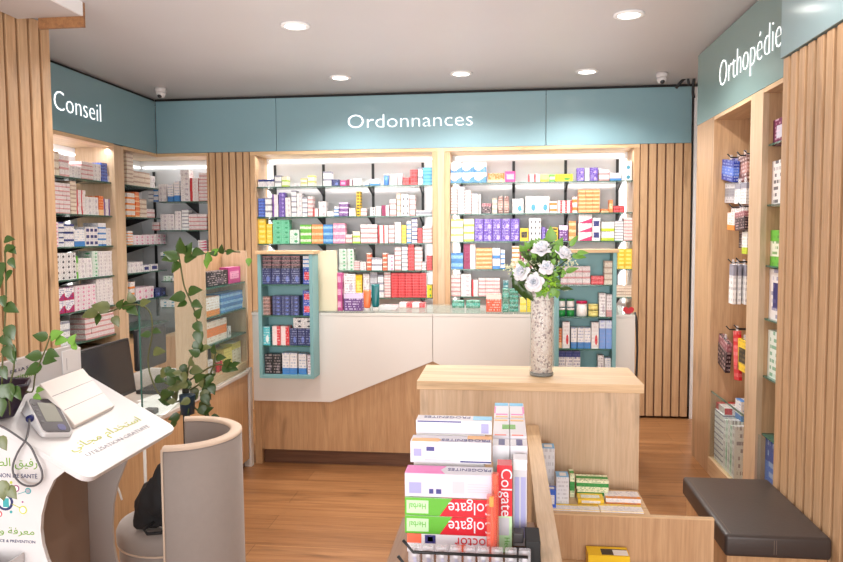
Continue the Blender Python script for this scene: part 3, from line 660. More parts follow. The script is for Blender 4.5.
shelf('Y', ykk, ZK[0], [(148,152.5,190,1,3,'W3'), (153,157.5,186,1,3,'WB'), (158,166,184,2,3,'W'), (167,173,184,1,1,'WB'), (173.5,179,181,1,1,'WB'), (180,189,170,1,6,'W'), (189.5,198,178,1,7,'WR'), (198.5,206.5,173,1,8,'W2')], 'top shelf, '+BW, GC)
shelf('Y', ykk, ZK[1], [(152,159,222,1,2,'W2'), (160,174,214,2,4,'W'), (174.5,181,211,1,5,'W'), (181.5,188,209,1,6,'W3'), (188.5,206.5,214,2,4,'W2')], 'second shelf, '+BW, GC)
shelf('Y', ykk, ZK[2], [(160,172,252,2,1,'WT'), (186,194,248,1,1,'WG'), (198,206.5,240,1,6,'WM')], 'third shelf, '+BW, GC)
shelf('Y', ykk, ZK[3], [(163,170,276,2,2,'WG'), (172,176,277,1,1,'W')], 'fourth shelf, '+BW, GC)
shelf('Y', ykk, ZK[4], [(160,175,300,2,2,'WT'), (176,200,298,2,2,'W')], 'fifth shelf, '+BW, GC)

# ---- the teal display units
UL, UR = 'left teal unit', 'right teal unit'
GU = 'cartons in the teal display units'
ypd = YD+.03
shelf('Y', ypd, DL[2][0], [(261.5,300,268.5,4,1,'N'), (302.5,312,267.5,1,1,'NR')], 'top shelf, '+UL, GU, dep=.07, vbase=284.4)
shelf('Y', ypd, atY(280, 268.3, ypd).z, [(262,300,256,4,3,'KR'), (302.5,312,256,1,3,'WB')], 'upper layer, top shelf, '+UL, GU, dep=.07, vbase=268.3)
shelf('Y', ypd, DL[2][1], [(261.5,270,297,1,5,'BR'), (272,299,296,3,5,'N'), (302.5,312,290.5,1,2,'NR')], 'second shelf, '+UL, GU, dep=.07, vbase=315.5)
shelf('Y', ypd, DL[2][2], [(261.5,270,327,1,1,'TL'), (272,289,326.5,2,1,'RW'), (289.5,313,328.5,3,1,'N')], 'third shelf, '+UL, GU, dep=.07, vbase=345.5)
shelf('Y', ypd, atY(300, 328.2, ypd).z, [(293,312,318,2,2,'WD')], 'upper layer, third shelf, '+UL, GU, dep=.07, vbase=328.2)
shelf('Y', ypd, DL[2][3], [(264,281,354.5,2,1,'K'), (282,297,353,2,1,'WB'), (298,306,354,1,1,'WB'), (307,313.5,355,1,1,'WP')], 'bottom shelf, '+UL, GU, dep=.07)
shelf('Y', ypd, DR[2][0], [(560.5,590.5,266.5,4,3,'W2'), (591,604,276,1,2,'R'), (604.5,612.5,261,1,4,'CR')], 'top shelf, '+UR, GU, dep=.07, vbase=284.7)
shelf('Y', ypd, DR[2][1], [(599.3,606,293.5,1,1,'W'), (606.5,612.5,294.5,1,1,'W2')], 'second shelf, '+UR, GU, dep=.07, vbase=316.8)
shelf('Y', ypd, DR[2][2], [(558.5,562,329,1,1,'OD'), (562.5,570,322.5,1,1,'WC'), (571,577,328,1,1,'WB'), (577.5,591,328,2,1,'WB'), (591.5,599,322.5,1,1,'WC'), (599.5,612.5,320.5,2,1,'LV')], 'third shelf, '+UR, GU, dep=.07, vbase=348.8)
shelf('Y', ypd, DR[2][3], [(558,580.5,351,3,1,'WN'), (598,604,355.5,1,1,'W'), (604.5,611,358,1,1,'WB')], 'bottom shelf, '+UR, GU, dep=.07)
# ---- on the counter top
zc = ZCT; yct = YC+.06
shelf('Y', yct, zc+.001, [(322,331.5,294,1,1,'WP'), (343.5,362,294.5,1,1,'PD'), (502.3,508.8,290,1,2,'GD'), (509.3,518.5,290,1,5,'GD'), (520,526.5,299,1,2,'YL'), (527,534,299,1,1,'YG')], 'on the white counter', 'cartons standing on the counter', dep=.07, vbase=lambda u: 311.5+(u-314)*.006)
shelf('Y', yct, zc+.001, [(332.5,342,274,1,3,'MA'), (486,501.5,295,1,1,'RO')], 'standing on the counter glass', 'cartons standing on the counter', dep=.06, vbase=lambda u: 311.5+(u-314)*.006)
shelf('Y', YC+.30, zc+.001, [(399,425,303,2,1,'RW'), (452,464,301,1,1,'GD'), (466,480,301,1,1,'GD')], 'back of the counter glass', 'cartons standing on the counter', dep=.09)
shelf('Y', yct+.03, atY(352, 294.3, yct).z+.001, [(344,354,275,1,1,'W')], 'atop the violet carton on counter', 'cartons standing on the counter', dep=.05, vbase=294.3)
shelf('Y', yct+.1, zc+.001, [(503,508.5,281,1,1,'TE')], 'behind the dark green cartons on counter', 'cartons standing on the counter', dep=.05)
# red heart card at the right end
hp = []
for k in range(24):
    t = 2*math.pi*k/24; hp.append((16*math.sin(t)**3, 13*math.cos(t)-5*math.cos(2*t)-2*math.cos(3*t)-math.cos(4*t)))
p = atY(628, 312, YC+.07)
hm = MB().prism([(p.x+a*.0022, p.z+b_*.0021+.01) for a, b_ in hp], 'Y', YC+.05, YC+.056)
hm.build('heart_card', 'redprint'); o = bpy.data.objects['heart_card']; tag(o, 'red heart shaped card standing at the right end of the white counter', 'card')

# ---- oak display rack standing on the left desk: open towards +X
XDK = -1.72; ZDK = .66
y0, y1 = 3.965, 4.66
e = empty('display_rack', (XDK-.09, (y0+y1)/2, ZDK), 'oak display rack with three product tiers standing on the left desk', 'display rack')
bx('end_panel', 'oak_pale', XDK-.185, XDK, y0, y0+.02, ZDK, 1.455, e, .001); bx('end_panel', 'oak_pale', XDK-.185, XDK, y1-.02, y1, ZDK, 1.455, e, .001)
bx('back_panel', 'oak', XDK-.185, XDK-.17, y0+.02, y1-.02, ZDK, 1.455, e); bx('bottom_panel', 'oak_y', XDK-.169, XDK, y0+.02, y1-.02, ZDK, ZDK+.05, e)
ZW = []
for v in (288.5, 318.5, 347):
    z = atX(205, v, XDK-.01).z; ZW.append(z)
    bx('glass_shelf', 'glass_edge', XDK-.169, XDK-.008, y0+.021, y1-.021, z-.008, z, e)
ZW.append(ZDK+.05)
OR_ = 'oak rack on the desk'
xw = XDK-.025
shelf('X', xw, ZW[0], [(205.5,228,271,1,1,'K'), (229,241,267,1,1,'MA')], 'top tier, '+OR_, 'cartons on the oak display rack', dep=.06)
shelf('X', xw-.072, ZW[0], [(233,241.5,263,1,1,'GD')], 'behind, top tier, '+OR_, 'cartons on the oak display rack', dep=.06)
shelf('X', xw, ZW[1], [(206,213,297,1,1,'WO'), (213.5,220,296,1,1,'WO'), (221.5,243,292,2,3,'B')], 'second tier, '+OR_, 'cartons on the oak display rack', dep=.10)
shelf('X', xw, ZW[2], [(207,227,320,2,1,'OS'), (228,231,326,1,1,'WD')], 'third tier, '+OR_, 'cartons on the oak display rack', dep=.10)
shelf('X', xw, ZW[3], [(208,213,360,1,1,'W'), (224,232,348,1,1,'YL'), (232.5,241,342,1,1,'CY')], 'bottom tier, '+OR_, 'cartons on the oak display rack', dep=.09)

# ---- turn the 300 largest medicine cartons into objects, the rest into one
def make_cartons():
    rest_keys = []; CARTONS.sort(key=lambda c: -c['ar'])
    small = [c for c in CARTONS if c['key']]
    for c in small[:299]:
        m, me = CK(c['key'])
        o = bpy.data.objects.new('medicine_carton', me); COL.objects.link(o)
        o.location = c['loc']; o.rotation_euler = (0, 0, c['rz']); o.scale = c['s']
        tag(o, c['label'], 'carton', c['group'])
    mb = MB(); mats = []
    for c in small[299:]:
        m = CK(c['key'])[0]
        if m not in mats: mats.append(m)
        X = Matrix.Translation(Vector(c['loc'])) @ Matrix.Rotation(c['rz'], 4, 'Z') @ Matrix.Diagonal((*c['s'], 1))
        unit_box(mb.bm, mb.uv, -.5, .5, 0, 1, 0, 1, mats.index(m), X)
    o = mb.build('small_medicine_cartons', mats)
    tag(o, 'hundreds of small medicine cartons stacked on the shelves of all the cabinets', 'cartons', None, 'stuff')
    print('CARTONS', len(CARTONS))
make_cartons()

# ---- jars, tubes, bottles
def jar(x, y, z, r, h, body, lid, label, group, name='jar', lidh=.25):
    e = empty(name, (x, y, z), label, 'jar' if name == 'jar' else 'bottle', group)
    MB().lathe([(r*.92, z), (r, z+h*.06), (r, z+h*(1-lidh)), (r*.9, z+h*(1-lidh)+.0005)], x, y, 20).build('body', body, e)
    MB().lathe([(r*1.04, z+h*(1-lidh)+.0008), (r*1.04, z+h*.98), (r*.98, z+h)], x, y, 20).build('lid', lid, e)
M['jargreen'] = carton('jar green', srgb(50, 150, 60), srgb(220, 240, 215), 'mid', (.1, .3, .1), .3)[0]
M['gr'] = mat('green jar plastic', srgb(30, 135, 60), .3, noise=.03); M['wh'] = mat('white jar plastic', srgb(238, 232, 230), .3, noise=.02)
M['yj'] = mat('yellow cream jar plastic', srgb(240, 225, 140), .3, noise=.03); M['mag'] = mat('magenta lid', srgb(195, 20, 80), .3, noise=.03)
z2 = DR[2][1]; yj_ = YD+.06
def jr(u0, u1, vt, vb, body, lid, label, grp=None, dz=0, **k):
    a, b_ = atY(u0, vt, yj_), atY(u1, vt, yj_); r = (b_.x-a.x)/2*.94; h = atY(u0, vt, yj_).z-atY(u0, vb, yj_).z
    jar((a.x+b_.x)/2, yj_, z2+dz+.0005, r, h, body, lid, label, grp, **k)
hh = atY(560, 308.6, yj_).z-atY(560, 316.8, yj_).z
jr(557.5, 565.5, 308.8, 316.8, 'gr', 'wh', 'lower left green jar on the second shelf of right teal unit', 'green jars'); jr(566.5, 574.5, 308.8, 316.8, 'gr', 'wh', 'lower right green jar on the second shelf of right teal unit', 'green jars')
jr(557.5, 565.5, 300.2, 308.2, 'wh', 'gr', 'upper left jar with green lid on the second shelf of right teal unit', 'green jars', dz=hh+.006); jr(566.5, 574.5, 300.2, 308.2, 'wh', 'gr', 'upper right jar with green lid on the second shelf of right teal unit', 'green jars', dz=hh+.006)
jr(576, 587.5, 301.5, 316.8, 'wh', 'mag', 'white jar with magenta lid on the second shelf of the right teal unit', lidh=.18)
jr(588, 598.5, 311.2, 316.8, 'yj', 'yj', 'lower yellow jar beside the white cartons in the right teal unit', 'yellow jars'); hy = atY(590, 311.2, yj_).z-atY(590, 316.8, yj_).z
jr(588, 598.5, 305.2, 310.8, 'yj', 'yj', 'upper yellow jar beside the white cartons in the right teal unit', 'yellow jars', dz=hy+.006)
# blue pump bottle, top shelf of the left back cabinet
q = atY(386.5, 183, YB+.09); jar(q.x, YB+.09, ZS[0]+.0005, .022, .10, mat('blue bottle plastic', srgb(70, 120, 190), .3, noise=.03), 'wh', 'blue bottle on the top shelf of the left back cabinet', None, 'bottle', .15)
# teal and orange tubes standing on their caps on the counter
def tube_(u0, u1, vt, body, cap, label):
    y = YC+.05; a, b_ = atY(u0, vt, y), atY(u1, vt, y); x = (a.x+b_.x)/2; w = (b_.x-a.x)/2; z = ZCT+.001; h = a.z-z
    e = empty('cosmetic_tube', (x, y, z), label, 'tube', 'cosmetic tubes on the counter')
    MB().lathe([(w*.62, z), (w*.66, z+h*.14), (w*.6, z+h*.16)], x, y, 20).build('cap', cap, e)
    m = MB(); n = 16; rg = []
    for k, (t, sx, sy) in enumerate(((.165, .75, .75), (.22, .95, .85), (.6, 1, .5), (.9, 1.02, .14), (1, 1.02, .05))):
        rg.append([m.bm.verts.new((x+w*sx*math.cos(2*math.pi*i/n), y+w*sy*math.sin(2*math.pi*i/n), z+h*t)) for i in range(n)])
    for i in range(len(rg)-1):
        for k in range(n): m.bm.faces.new((rg[i][k], rg[i][(k+1) % n], rg[i+1][(k+1) % n], rg[i+1][k])).smooth = True
    m.bm.faces.new(rg[0][::-1]); m.bm.faces.new(rg[-1]); m.build('body', body, e)
tube_(363.5, 370.8, 290, mat('orange tube plastic', srgb(240, 120, 70), .3, noise=.03), 'wh', 'orange cosmetic tube on the counter beside the violet carton')
tube_(371.5, 379.3, 284, mat('teal tube plastic', srgb(0, 105, 110), .3, noise=.03), 'wh', 'tall teal cosmetic tube standing on its white cap on the counter')
# clear blister tray lying on the counter
bt = bx('blister_tray', 'clear', atY(381, 308, YC+.2).x, atY(398, 308, YC+.2).x, YC+.12, YC+.26, ZCT+.001, ZCT+.03, None, .004); tag(bt, 'clear plastic blister tray lying on the counter glass beside the teal tube', 'tray')
# red tubes on the oak rack
for i, u in enumerate((217.5, 221)):
    p = atX(u, 370, XDK-.05); jar(XDK-.05, p.y, ZW[3]+.0005, .013, .085, mat('red bottle plastic %d' % i, srgb(215, 30, 40), .3, noise=.03), 'wh', ('left' if i == 0 else 'right')+' of two small red bottles at the bottom of the oak rack', 'red bottles', 'bottle')
p = atX(214, 352, XDK-.06)

# ------------------------------------------------------------------ podium and vase
e = empty('podium', (.085, 2.85, 0), 'light oak podium with a thick top carrying the flower vase', 'podium')
bx('top_board', 'oak_x', -.332, .505, 2.675, 3.02, .968, 1.0, e, .0015)
bx('body', 'oak_pale', -.322, .492, 2.69, 3.005, 0, .968, e, .001)
vx, vy = .142, 2.83; vr = .047
e = empty('glass_vase', (vx, vy, 1.0), 'tall clear cylinder vase filled with pale pebbles on the podium', 'vase')
MB().lathe([(vr-.002, 1.0005), (vr+.002, 1.004), (vr, 1.03), (vr-.003, 1.2), (vr-.001, 1.40)], vx, vy, 36).build('glass_wall', 'vaseglass', e)
MB().lathe([(vr-.003, 1.002), (vr-.002, 1.012)], vx, vy, 36).build('glass_base', mat('thick grey glass base', srgb(120, 120, 118), .1, noise=.1), e)
o = MB().lathe([(vr-.006, 1.014), (vr-.006, 1.36), (vr-.012, 1.372)], vx, vy, 32).build('pebbles', 'pebble'); tag(o, 'white and pink grey pebbles filling the tall glass vase', 'pebbles', None, 'stuff')

def rose(c, r, parent, d):
    d = Vector(d).normalized(); m = MB(); a = d.orthogonal().normalized(); b = d.cross(a)
    for ring, (n, rr, tilt, ln) in enumerate(((5, .26, 1.2, .85), (5, .22, .72, .85), (5, .14, .38, .75), (4, .06, .15, .62))):
        for k in range(n):
            t = 2*math.pi*(k+ring*.45)/n; o_ = a*math.cos(t)+b*math.sin(t); sd = d.cross(o_)
            rows = []
            for j in range(5):
                s = j/4; w = r*(.40+.30*math.sin(s*math.pi*.8+k*.4))*(1 if ring < 2 else .8)
                c0 = c + o_*r*(rr+math.sin(tilt)*ln*s*(1+.25*s)) + d*r*(.1*ring+math.cos(tilt)*ln*s-.25*s*s*(ring == 0))
                rows.append([m.bm.verts.new(c0+sd*w*x-o_*r*.16*x*x) for x in (-1, -.5, 0, .5, 1)])
            for j in range(4):
                for q in range(4):
                    f = m.bm.faces.new((rows[j][q], rows[j][q+1], rows[j+1][q+1], rows[j+1][q])); f.smooth = True; f.material_index = 1 if ring == 3 else 0
    return m.build('rose', ['petal', 'petal_c'], parent, solid=.0012)
fe = empty('flower_bouquet', (vx, vy, 1.365), 'bouquet of white roses with green leaves and tiny cream blossoms in the vase', 'flowers')
def fp(u, v, dy=0): return atY(u, v, vy+dy)
roses = [((541.5, 250.5), .034, -.05), ((522, 272), .031, -.07), ((534.5, 282), .032, -.09), ((546, 268), .026, -.07), ((563, 254.5), .030, -.04), ((529, 276), .016, .04)]
stm = MB()
for (uv, r, dy) in roses:
    c = fp(uv[0], uv[1], dy); base = Vector((vx, vy, 1.36)); dr = (c-base).normalized()*2.2+Vector((0, -.55, .1))
    rose(c, r, fe, dr); stm.tube([base, base.lerp(c, .6)+Vector((0, 0, .01)), c], .0025, 6)
random.seed(3)
lf = MB()
def lv(u, v, dy, size, ang, m, wd=.42, droop=.3):
    c = fp(u, v, dy); d = RV*math.cos(ang)+Vector((0, 0, 1))*math.sin(ang)+Vector((0, -.25, 0))
    lf.leaf(c, d, size, (0, -1, .4), m, wd, droop); stm.tube([Vector((vx, vy, 1.38)), c], .0018, 5)
for k in range(120):
    a = random.uniform(.1, 3.04); rr = random.uniform(.02, .10)
    c = Vector((vx, vy, 1.46)); cu, cv = px(c+RV*math.cos(a)*rr*.9+Vector((0, 0, math.sin(a)*rr*.6-.01)))
    lv(cu, cv, random.uniform(-.05, .05), random.uniform(.02, .036), a+random.uniform(-.6, .6), random.choice((0, 1, 1, 1)))
for k in range(26):
    cu, cv = 545+random.uniform(-9, 12), 285+random.uniform(-14, 7); lv(cu, cv, random.uniform(-.06, -.01), .034, random.uniform(-2.6, 0), 1)
for (u, v, s, a) in ((551, 242, .06, 1.6), (556, 249, .05, 1.1), (570, 246, .05, 1.0), (577, 253, .045, .1), (572, 256, .055, 0), (560, 288, .05, 0), (517, 283, .075, -1.0), (520, 279, .07, -.9), (524, 290, .06, -.8), (515, 276, .06, -1.5), (566, 272, .05, .4)):
    lv(u, v, -.03, s, a, 0 if v > 275 else 1, .25 if v > 255 or u > 565 else .4)
for k in range(34):
    a = random.uniform(0, 6.28); rr = random.uniform(.5, 1); cu, cv = 541+30*rr*math.cos(a), 267+20*rr*math.sin(a)
    lv(cu, cv, random.uniform(-.10, -.05), random.uniform(.014, .026), random.uniform(0, 6.28), random.choice((0, 1, 1)))
lf.build('leaves', ['leaf', 'leaf_l'], fe)
stm.build('stems', 'leaf', fe)
def clus(name, m, pts, n, sp, r):
    b_ = MB()
    for (u, v, dy) in pts:
        for k in range(n):
            c = fp(u+random.gauss(0, sp), v+random.gauss(0, sp*.75), dy+random.uniform(-.02, .02))
            bmesh.ops.create_icosphere(b_.bm, subdivisions=1, radius=random.uniform(.6, 1)*r, matrix=Matrix.Translation(c))
    b_.build(name, m, fe)
clus('small_blossoms', 'cream_fl', [(512, 265, 0), (519, 262, -.02), (528, 261, -.03), (536, 264, -.03), (556, 262, -.02), (541, 273, -.03), (571, 262, 0), (508, 269, 0)], 26, 3.2, .0042)
clus('lime_blossoms', 'lime', [(549, 279, -.06), (546, 291, -.05), (552, 284, -.05), (543, 287, -.04), (560, 270, -.03), (550, 264, -.03)], 26, 2.4, .005)

# ------------------------------------------------------------------ gondola to the right and left of the partition board
xb0, xb1 = .078, .124
o = bx('partition_board', 'oak_y', xb0, xb1, 1.10, 2.672, 0, .842, None, .001); tag(o, 'light oak partition board running from the podium towards the camera', 'partition board')
g = empty('side_shelf', (.4, 2.55, 0), 'low oak shelf unit right of the partition board, in front of the podium', 'shelf unit')
bx('shelf_board', 'oak_x', xb1+.001, .487, 2.44, 2.674, .588, .607, g, .001)
bx('front_panel', 'oak', xb1+.001, .688, 2.420, 2.438, 0, .603, g, .001); bx('edge_band', 'oak_x', xb1+.001, .688, 2.419, 2.439, .6032, .608, g)
bx('lower_shelf', 'oak_x', xb1+.001, .60, 2.12, 2.419, .43, .45, g, .001)
s_ = bx('product_shelf', 'shelfwood', -.262, xb0-.001, 1.15, 1.80, .805, .823, None, .001); tag(s_, 'brown wooden shelf under the toothpaste boxes left of the partition board', 'shelf')
s_ = bx('shelf_support', 'shelfwood', -.22, xb0-.001, 1.25, 1.78, 0, .804, None); tag(s_, 'brown support box under the toothpaste shelf', 'shelf support')
def lie(name, key, x0, x1, y0, y1, z0, z1, label, cat='carton', group=None, rz=0):
    me = CK(key)[1]; o = bpy.data.objects.new(name, me); COL.objects.link(o)
    o.location = ((x0+x1)/2, y0, z0); o.scale = (x1-x0, y1-y0, z1-z0); o.rotation_euler = (0, 0, rz); return tag(o, label, cat, group)
GS = 'cartons on the low shelf right of the partition'
zs_ = .6075
def xu(u, Y): return atY(u, 480, Y).x
KEYS['BT'] = ('white with blue top', srgb(228, 230, 236), srgb(120, 180, 230), 'plain', (.4, .4, .45), .35)
KEYS['BF'] = ('blue framed white', srgb(40, 100, 215), srgb(235, 238, 245), 'label', (.2, .2, .5), .2)
KEYS['GH'] = ('cream and green', srgb(236, 240, 205), srgb(40, 150, 60), 'mid', (.1, .35, .12), .5)
KEYS['YF'] = ('yellow edged white', srgb(245, 205, 40), srgb(246, 244, 240), 'label', (.3, .3, .3), .3)
KEYS['WF'] = ('white with orange edge', srgb(244, 242, 244), srgb(240, 150, 60), 'band', (.3, .35, .6), .35)
KEYS['WY'] = ('white with yellow edge', srgb(246, 244, 244), srgb(250, 215, 60), 'top', (.3, .35, .6), .3)
def bluebox(u0, u1, y0, zt, label, dep=.05):
    e = empty('carton', ((xu(u0, y0)+xu(u1, y0))/2, y0, zs_), label, 'carton', GS)
    bx('body', CK('BT')[0], xu(u0, y0), xu(u1, y0), y0, y0+dep, zs_, zt-.001, e); bx('blue_top', mat('light blue print '+label[:9], srgb(130, 190, 235), .4, noise=.02), xu(u0, y0), xu(u1, y0), y0, y0+dep, zt-.001, zt, e)
    bx('label', 'whiteprint', xu(u0, y0)+.012, xu(u1, y0)-.008, y0+.012, y0+dep-.014, zt, zt+.0005, e)
bluebox(541, 554.5, 2.575, .785, 'tall white carton with light blue top beside the partition board', .06)
bluebox(556.5, 569, 2.50, .707, 'shorter white carton with light blue top in front of the tall one', .06)
lie('carton', 'BF', xu(545, 2.46), xu(556, 2.46), 2.455, 2.498, zs_, .675, 'royal blue and white carton close to the partition board', group=GS)
lie('carton', 'GH', xu(577.5, 2.58), xu(608, 2.58), 2.575, 2.64, zs_, .638, 'lower of two cream and green cartons lying against the podium', group=GS)
lie('carton', 'GH', xu(576.5, 2.58), xu(608.5, 2.58), 2.575, 2.64, .6385, .672, 'upper of two cream and green cartons lying against the podium', group=GS, rz=-.03)
lie('carton', 'GH', xu(570, 2.58), xu(574.5, 2.58), 2.575, 2.64, zs_, .69, 'narrow cream and green carton standing between blue topped and lying cartons', group=GS)
lie('carton', 'WY', xu(546, 2.45), xu(600, 2.45), 2.445, 2.495, zs_, .613, 'flat white and yellow box lying at the front left of the low shelf', group=GS)
lie('carton', 'WY', xu(601, 2.45), xu(644, 2.45), 2.445, 2.51, zs_, .613, 'flat white and yellow box lying at the front right of the low shelf', group=GS)
lie('carton', 'YF', xu(578, 2.52), xu(604, 2.52), 2.512, 2.572, zs_, .626, 'flat yellow edged white box in the middle of the low shelf', group=GS)
lie('carton', 'WF', xu(606, 2.53), xu(641, 2.53), 2.525, 2.60, zs_, .628, 'flat white carton with orange edge at the right of the low shelf', group=GS)
y0 = 2.34; e = empty('carton', (xu(610, y0), y0, .451), 'yellow and black box with a white label on the lowest shelf at the bottom edge', 'carton')
zt = atY(610, 556, y0).z; zt = max(zt, .50)
bx('body', mat('yellow box print', srgb(245, 205, 30), .4, noise=.03), xu(589, y0), xu(631, y0), y0, y0+.07, .451, zt, e)
bx('black_print', mat('black box print', (.03, .028, .025), .4, noise=.05), xu(603, y0), xu(630, y0), y0+.008, y0+.052, zt, zt+.0006, e)
bx('label', 'whiteprint', xu(615, y0), xu(630, y0), y0+.006, y0+.045, zt+.0006, zt+.0012, e)

# toothpaste boxes ---------------------------------------------------
def col(key, c): 
    if key not in M: M[key] = mat(key, c, .35, noise=.02)
    return key
col('tp_white', srgb(226, 224, 232)); col('tp_lilac', srgb(214, 204, 220)); col('tp_pink', srgb(245, 130, 200)); col('tp_orange', srgb(250, 190, 120)); col('tp_blue', srgb(110, 195, 235))
col('tp_teal', srgb(90, 185, 170)); col('tp_green', srgb(95, 175, 50)); col('tp_mint', srgb(190, 225, 180)); col('tp_red', srgb(205, 20, 40)); col('tp_grey', srgb(196, 194, 202)); col('tp_yel', srgb(250, 220, 90)); col('tp_navy', srgb(60, 60, 130)); col('tp_salmon', srgb(245, 110, 80)); col('tp_lav', srgb(160, 160, 205))
ZP = .8235
def tpb(label, x0, x1, y0, dep, z0, h, front, top, fd=(), td=(), tx=()):
    """toothpaste carton; fd / td: coloured prints on front / top as (s0, s1, t0, t1, material) fractions; tx: texts"""
    e = empty('toothpaste_box', ((x0+x1)/2, y0, z0), label, 'toothpaste box', 'toothpaste boxes left of the partition board')
    w = x1-x0; b = MB().box(x0, x1, y0, y0+dep, z0, z0+h-.0006, 0); b.build('body', front, e, .0008)
    if top != front: bx('top_print', top, x0+.0006, x1-.0006, y0+.0006, y0+dep-.0006, z0+h-.0006, z0+h-.0001, e)
    for i, (a, b_, c, d, m, *poly) in enumerate(fd):
        if poly: MB().prism([(x0+w*p, z0+h*q) for p, q in poly[0]], 'Y', y0-.0007, y0+.0002).build('print', m, e)
        else: bx('print', m, x0+w*a, x0+w*b_, y0-.0006, y0+.0002, z0+h*c, z0+h*d, e)
    for i, (a, b_, c, d, m, *poly) in enumerate(td):
        zz = z0+h+.0001
        if poly: MB().prism([(x0+w*p, y0+dep*q) for p, q in poly[0]], 'Z', zz-.0004, zz+.0003).build('print', m, e)
        else: bx('print', m, x0+w*a, x0+w*b_, y0+dep*c, y0+dep*d, zz-.0004, zz+.0002, e)
    for (face, s, t, body, m, size, flip, *wf) in tx:
        wf = w*wf[0] if wf else None
        sg = -1 if flip else 1
        if face == 'F': text('lettering', body, m, size, (x0+w*s, y0-.0012, z0+h*t), (sg, 0, 0), (0, 0, sg), e, .0002, width=wf)
        elif face == 'T': text('lettering', body, m, size, (x0+w*s, y0+dep*t, z0+h+.0004), (sg, 0, 0), (0, sg, 0), e, .0002, width=wf)
        elif face == 'V': text('lettering', body, m, size, (x0+w*s, y0-.0012, z0+h*t), (0, 0, -1), (1, 0, 0), e, .0002)
    return e
lines = lambda s0, s1, t0, m='tp_lav': [(s0, s1, t0+.11*k, t0+.11*k+.04, m) for k in range(4)]
X0 = -.228; XR_ = -.018
tpb('fourth box down with orange and blue print on white, lowest of the lying stack', X0+.005, XR_, 1.60, .045, ZP, .0435, 'tp_white', 'tp_white', fd=[(.0, .16, .5, 1, 'tp_salmon'), (.2, .32, .5, .95, 'tp_navy'), (.23, .29, .6, .85, 'tp_white'), (.55, .66, .1, .5, 'tp_salmon')], tx=[('F', .96, .88, 'doctor', 'tp_red', .034, 1, .42)])
for k, lab in enumerate(('lower of two red and green herbal toothpaste boxes lying upside down', 'upper of two red and green herbal toothpaste boxes lying upside down')):
    tpb(lab, X0, XR_, 1.60, .05, ZP+.044+.0425*k, .0415, 'tp_green', 'tp_mint', fd=[(.42, 1, 0, 1, 'tp_red', [(.38, 0), (1, 0), (1, 1), (.52, 1)]), (.02, .26, .12, .85, 'tp_mint'), ],
        td=[(.4, 1, .1, .7, 'tp_salmon'), (.0, .06, .1, .8, 'tp_mint')], tx=[('F', .985, .80, 'Colgate', 'tp_white', .040, 1, .50), ('F', .235, .68, 'Herbal', 'tp_green', .019, 1, .18)])
tpb('white toothpaste box with a pink ribbon, above the red and green herbal boxes', X0, XR_-.01, 1.602, .06, ZP+.1295, .054, 'tp_lilac', 'tp_white', fd=[(.05, .19, .15, .62, 'tp_lav'), (.28, .33, .15, .35, 'tp_navy'), (.36, .42, .15, .35, 'tp_navy'), (.55, .68, .2, .7, 'tp_grey')]+lines(.72, .95, .25, 'tp_grey'),
    td=[(0, .45, .05, .95, 'tp_pink', [(.0, .05), (.46, .05), (.40, .5), (.46, .95), (.0, .95)])], tx=[('T', .99, .72, 'PROGENITES', 'tp_navy', .026, 1, .5)])
tpb('white toothpaste box with an orange ribbon, second from the top of the stack', X0+.003, -.032, 1.68, .055, ZP+.1842, .052, 'tp_white', 'tp_white', fd=[(.04, .14, .3, .65, 'tp_lav'), (.62, 1, .06, .12, 'tp_navy'), (.2, .3, .55, .75, 'tp_navy')]+lines(.18, .5, .12, 'tp_grey'),
    td=[(0, .4, .0, .5, 'tp_orange', [(.02, .02), (.34, .02), (.38, .25), (.34, .48), (.02, .48)]), (.7, 1, .5, 1, 'tp_orange')], tx=[('T', .99, .42, 'PROGENITES', 'tp_navy', .024, 1, .6)])
tpb('topmost white toothpaste box with a light blue ribbon end', X0+.009, -.032, 1.745, .05, ZP+.2370, .034, 'tp_white', 'tp_white', fd=[(.02, .6, .84, .94, 'tp_navy'), (.86, .96, .1, .8, 'tp_lav')]+lines(.3, .8, .2, 'tp_grey'),
    td=[(.75, 1, .2, .9, 'tp_blue')], tx=[('T', .72, .78, 'PROGENITES', 'tp_navy', .026, 1, .62)])
o = bx('box_riser', 'paper', X0+.01, -.05, 1.69, 1.79, ZP, ZP+.1838, None); tag(o, 'white carton hidden behind the lower toothpaste boxes, carrying the upper two', 'carton')
o = bx('box_riser', 'paper', X0+.01, -.05, 1.745, 1.79, ZP+.1845, ZP+.2362, None); tag(o, 'narrow white carton behind the second toothpaste box, carrying the topmost one', 'carton')
# upright and depth-lying boxes beside the board
xq = lambda u, Y: atY(u, 480, Y).x
tpb('upright red toothpaste box with the name Colgate running downwards', xq(497, 1.62), xq(512.2, 1.62), 1.618, .045, ZP, .203, 'tp_mint', 'tp_red', fd=[(0, 1, .42, 1, 'tp_red'), (.1, .8, .2, .4, 'tp_grey')], tx=[('V', .28, .97, 'Colgate', 'tp_white', .036, 0), ('V', .5, .18, 'Herbal', 'tp_green', .017, 0)])
tpb('upright grey backed toothpaste box between the red box and the partition board', xq(513, 1.66), xq(527, 1.66), 1.655, .045, ZP, .206, 'tp_grey', 'tp_white', fd=[(.02, .98, .88, 1, 'tp_white'), (.12, .45, .1, .8, 'tp_lav'), (.55, .9, .1, .8, 'tp_lav')])
o = bx('box_riser', 'paper', -.028, .040, 1.73, 1.795, ZP, 1.0, None); tag(o, 'white carton under the two rows of end-on toothpaste boxes', 'carton')
o = bx('box_riser', 'paper', -.028, .040, 1.802, 2.14, .0, 1.0, None); tag(o, 'tall white support block behind the toothpaste shelf, under the end-on boxes', 'carton')
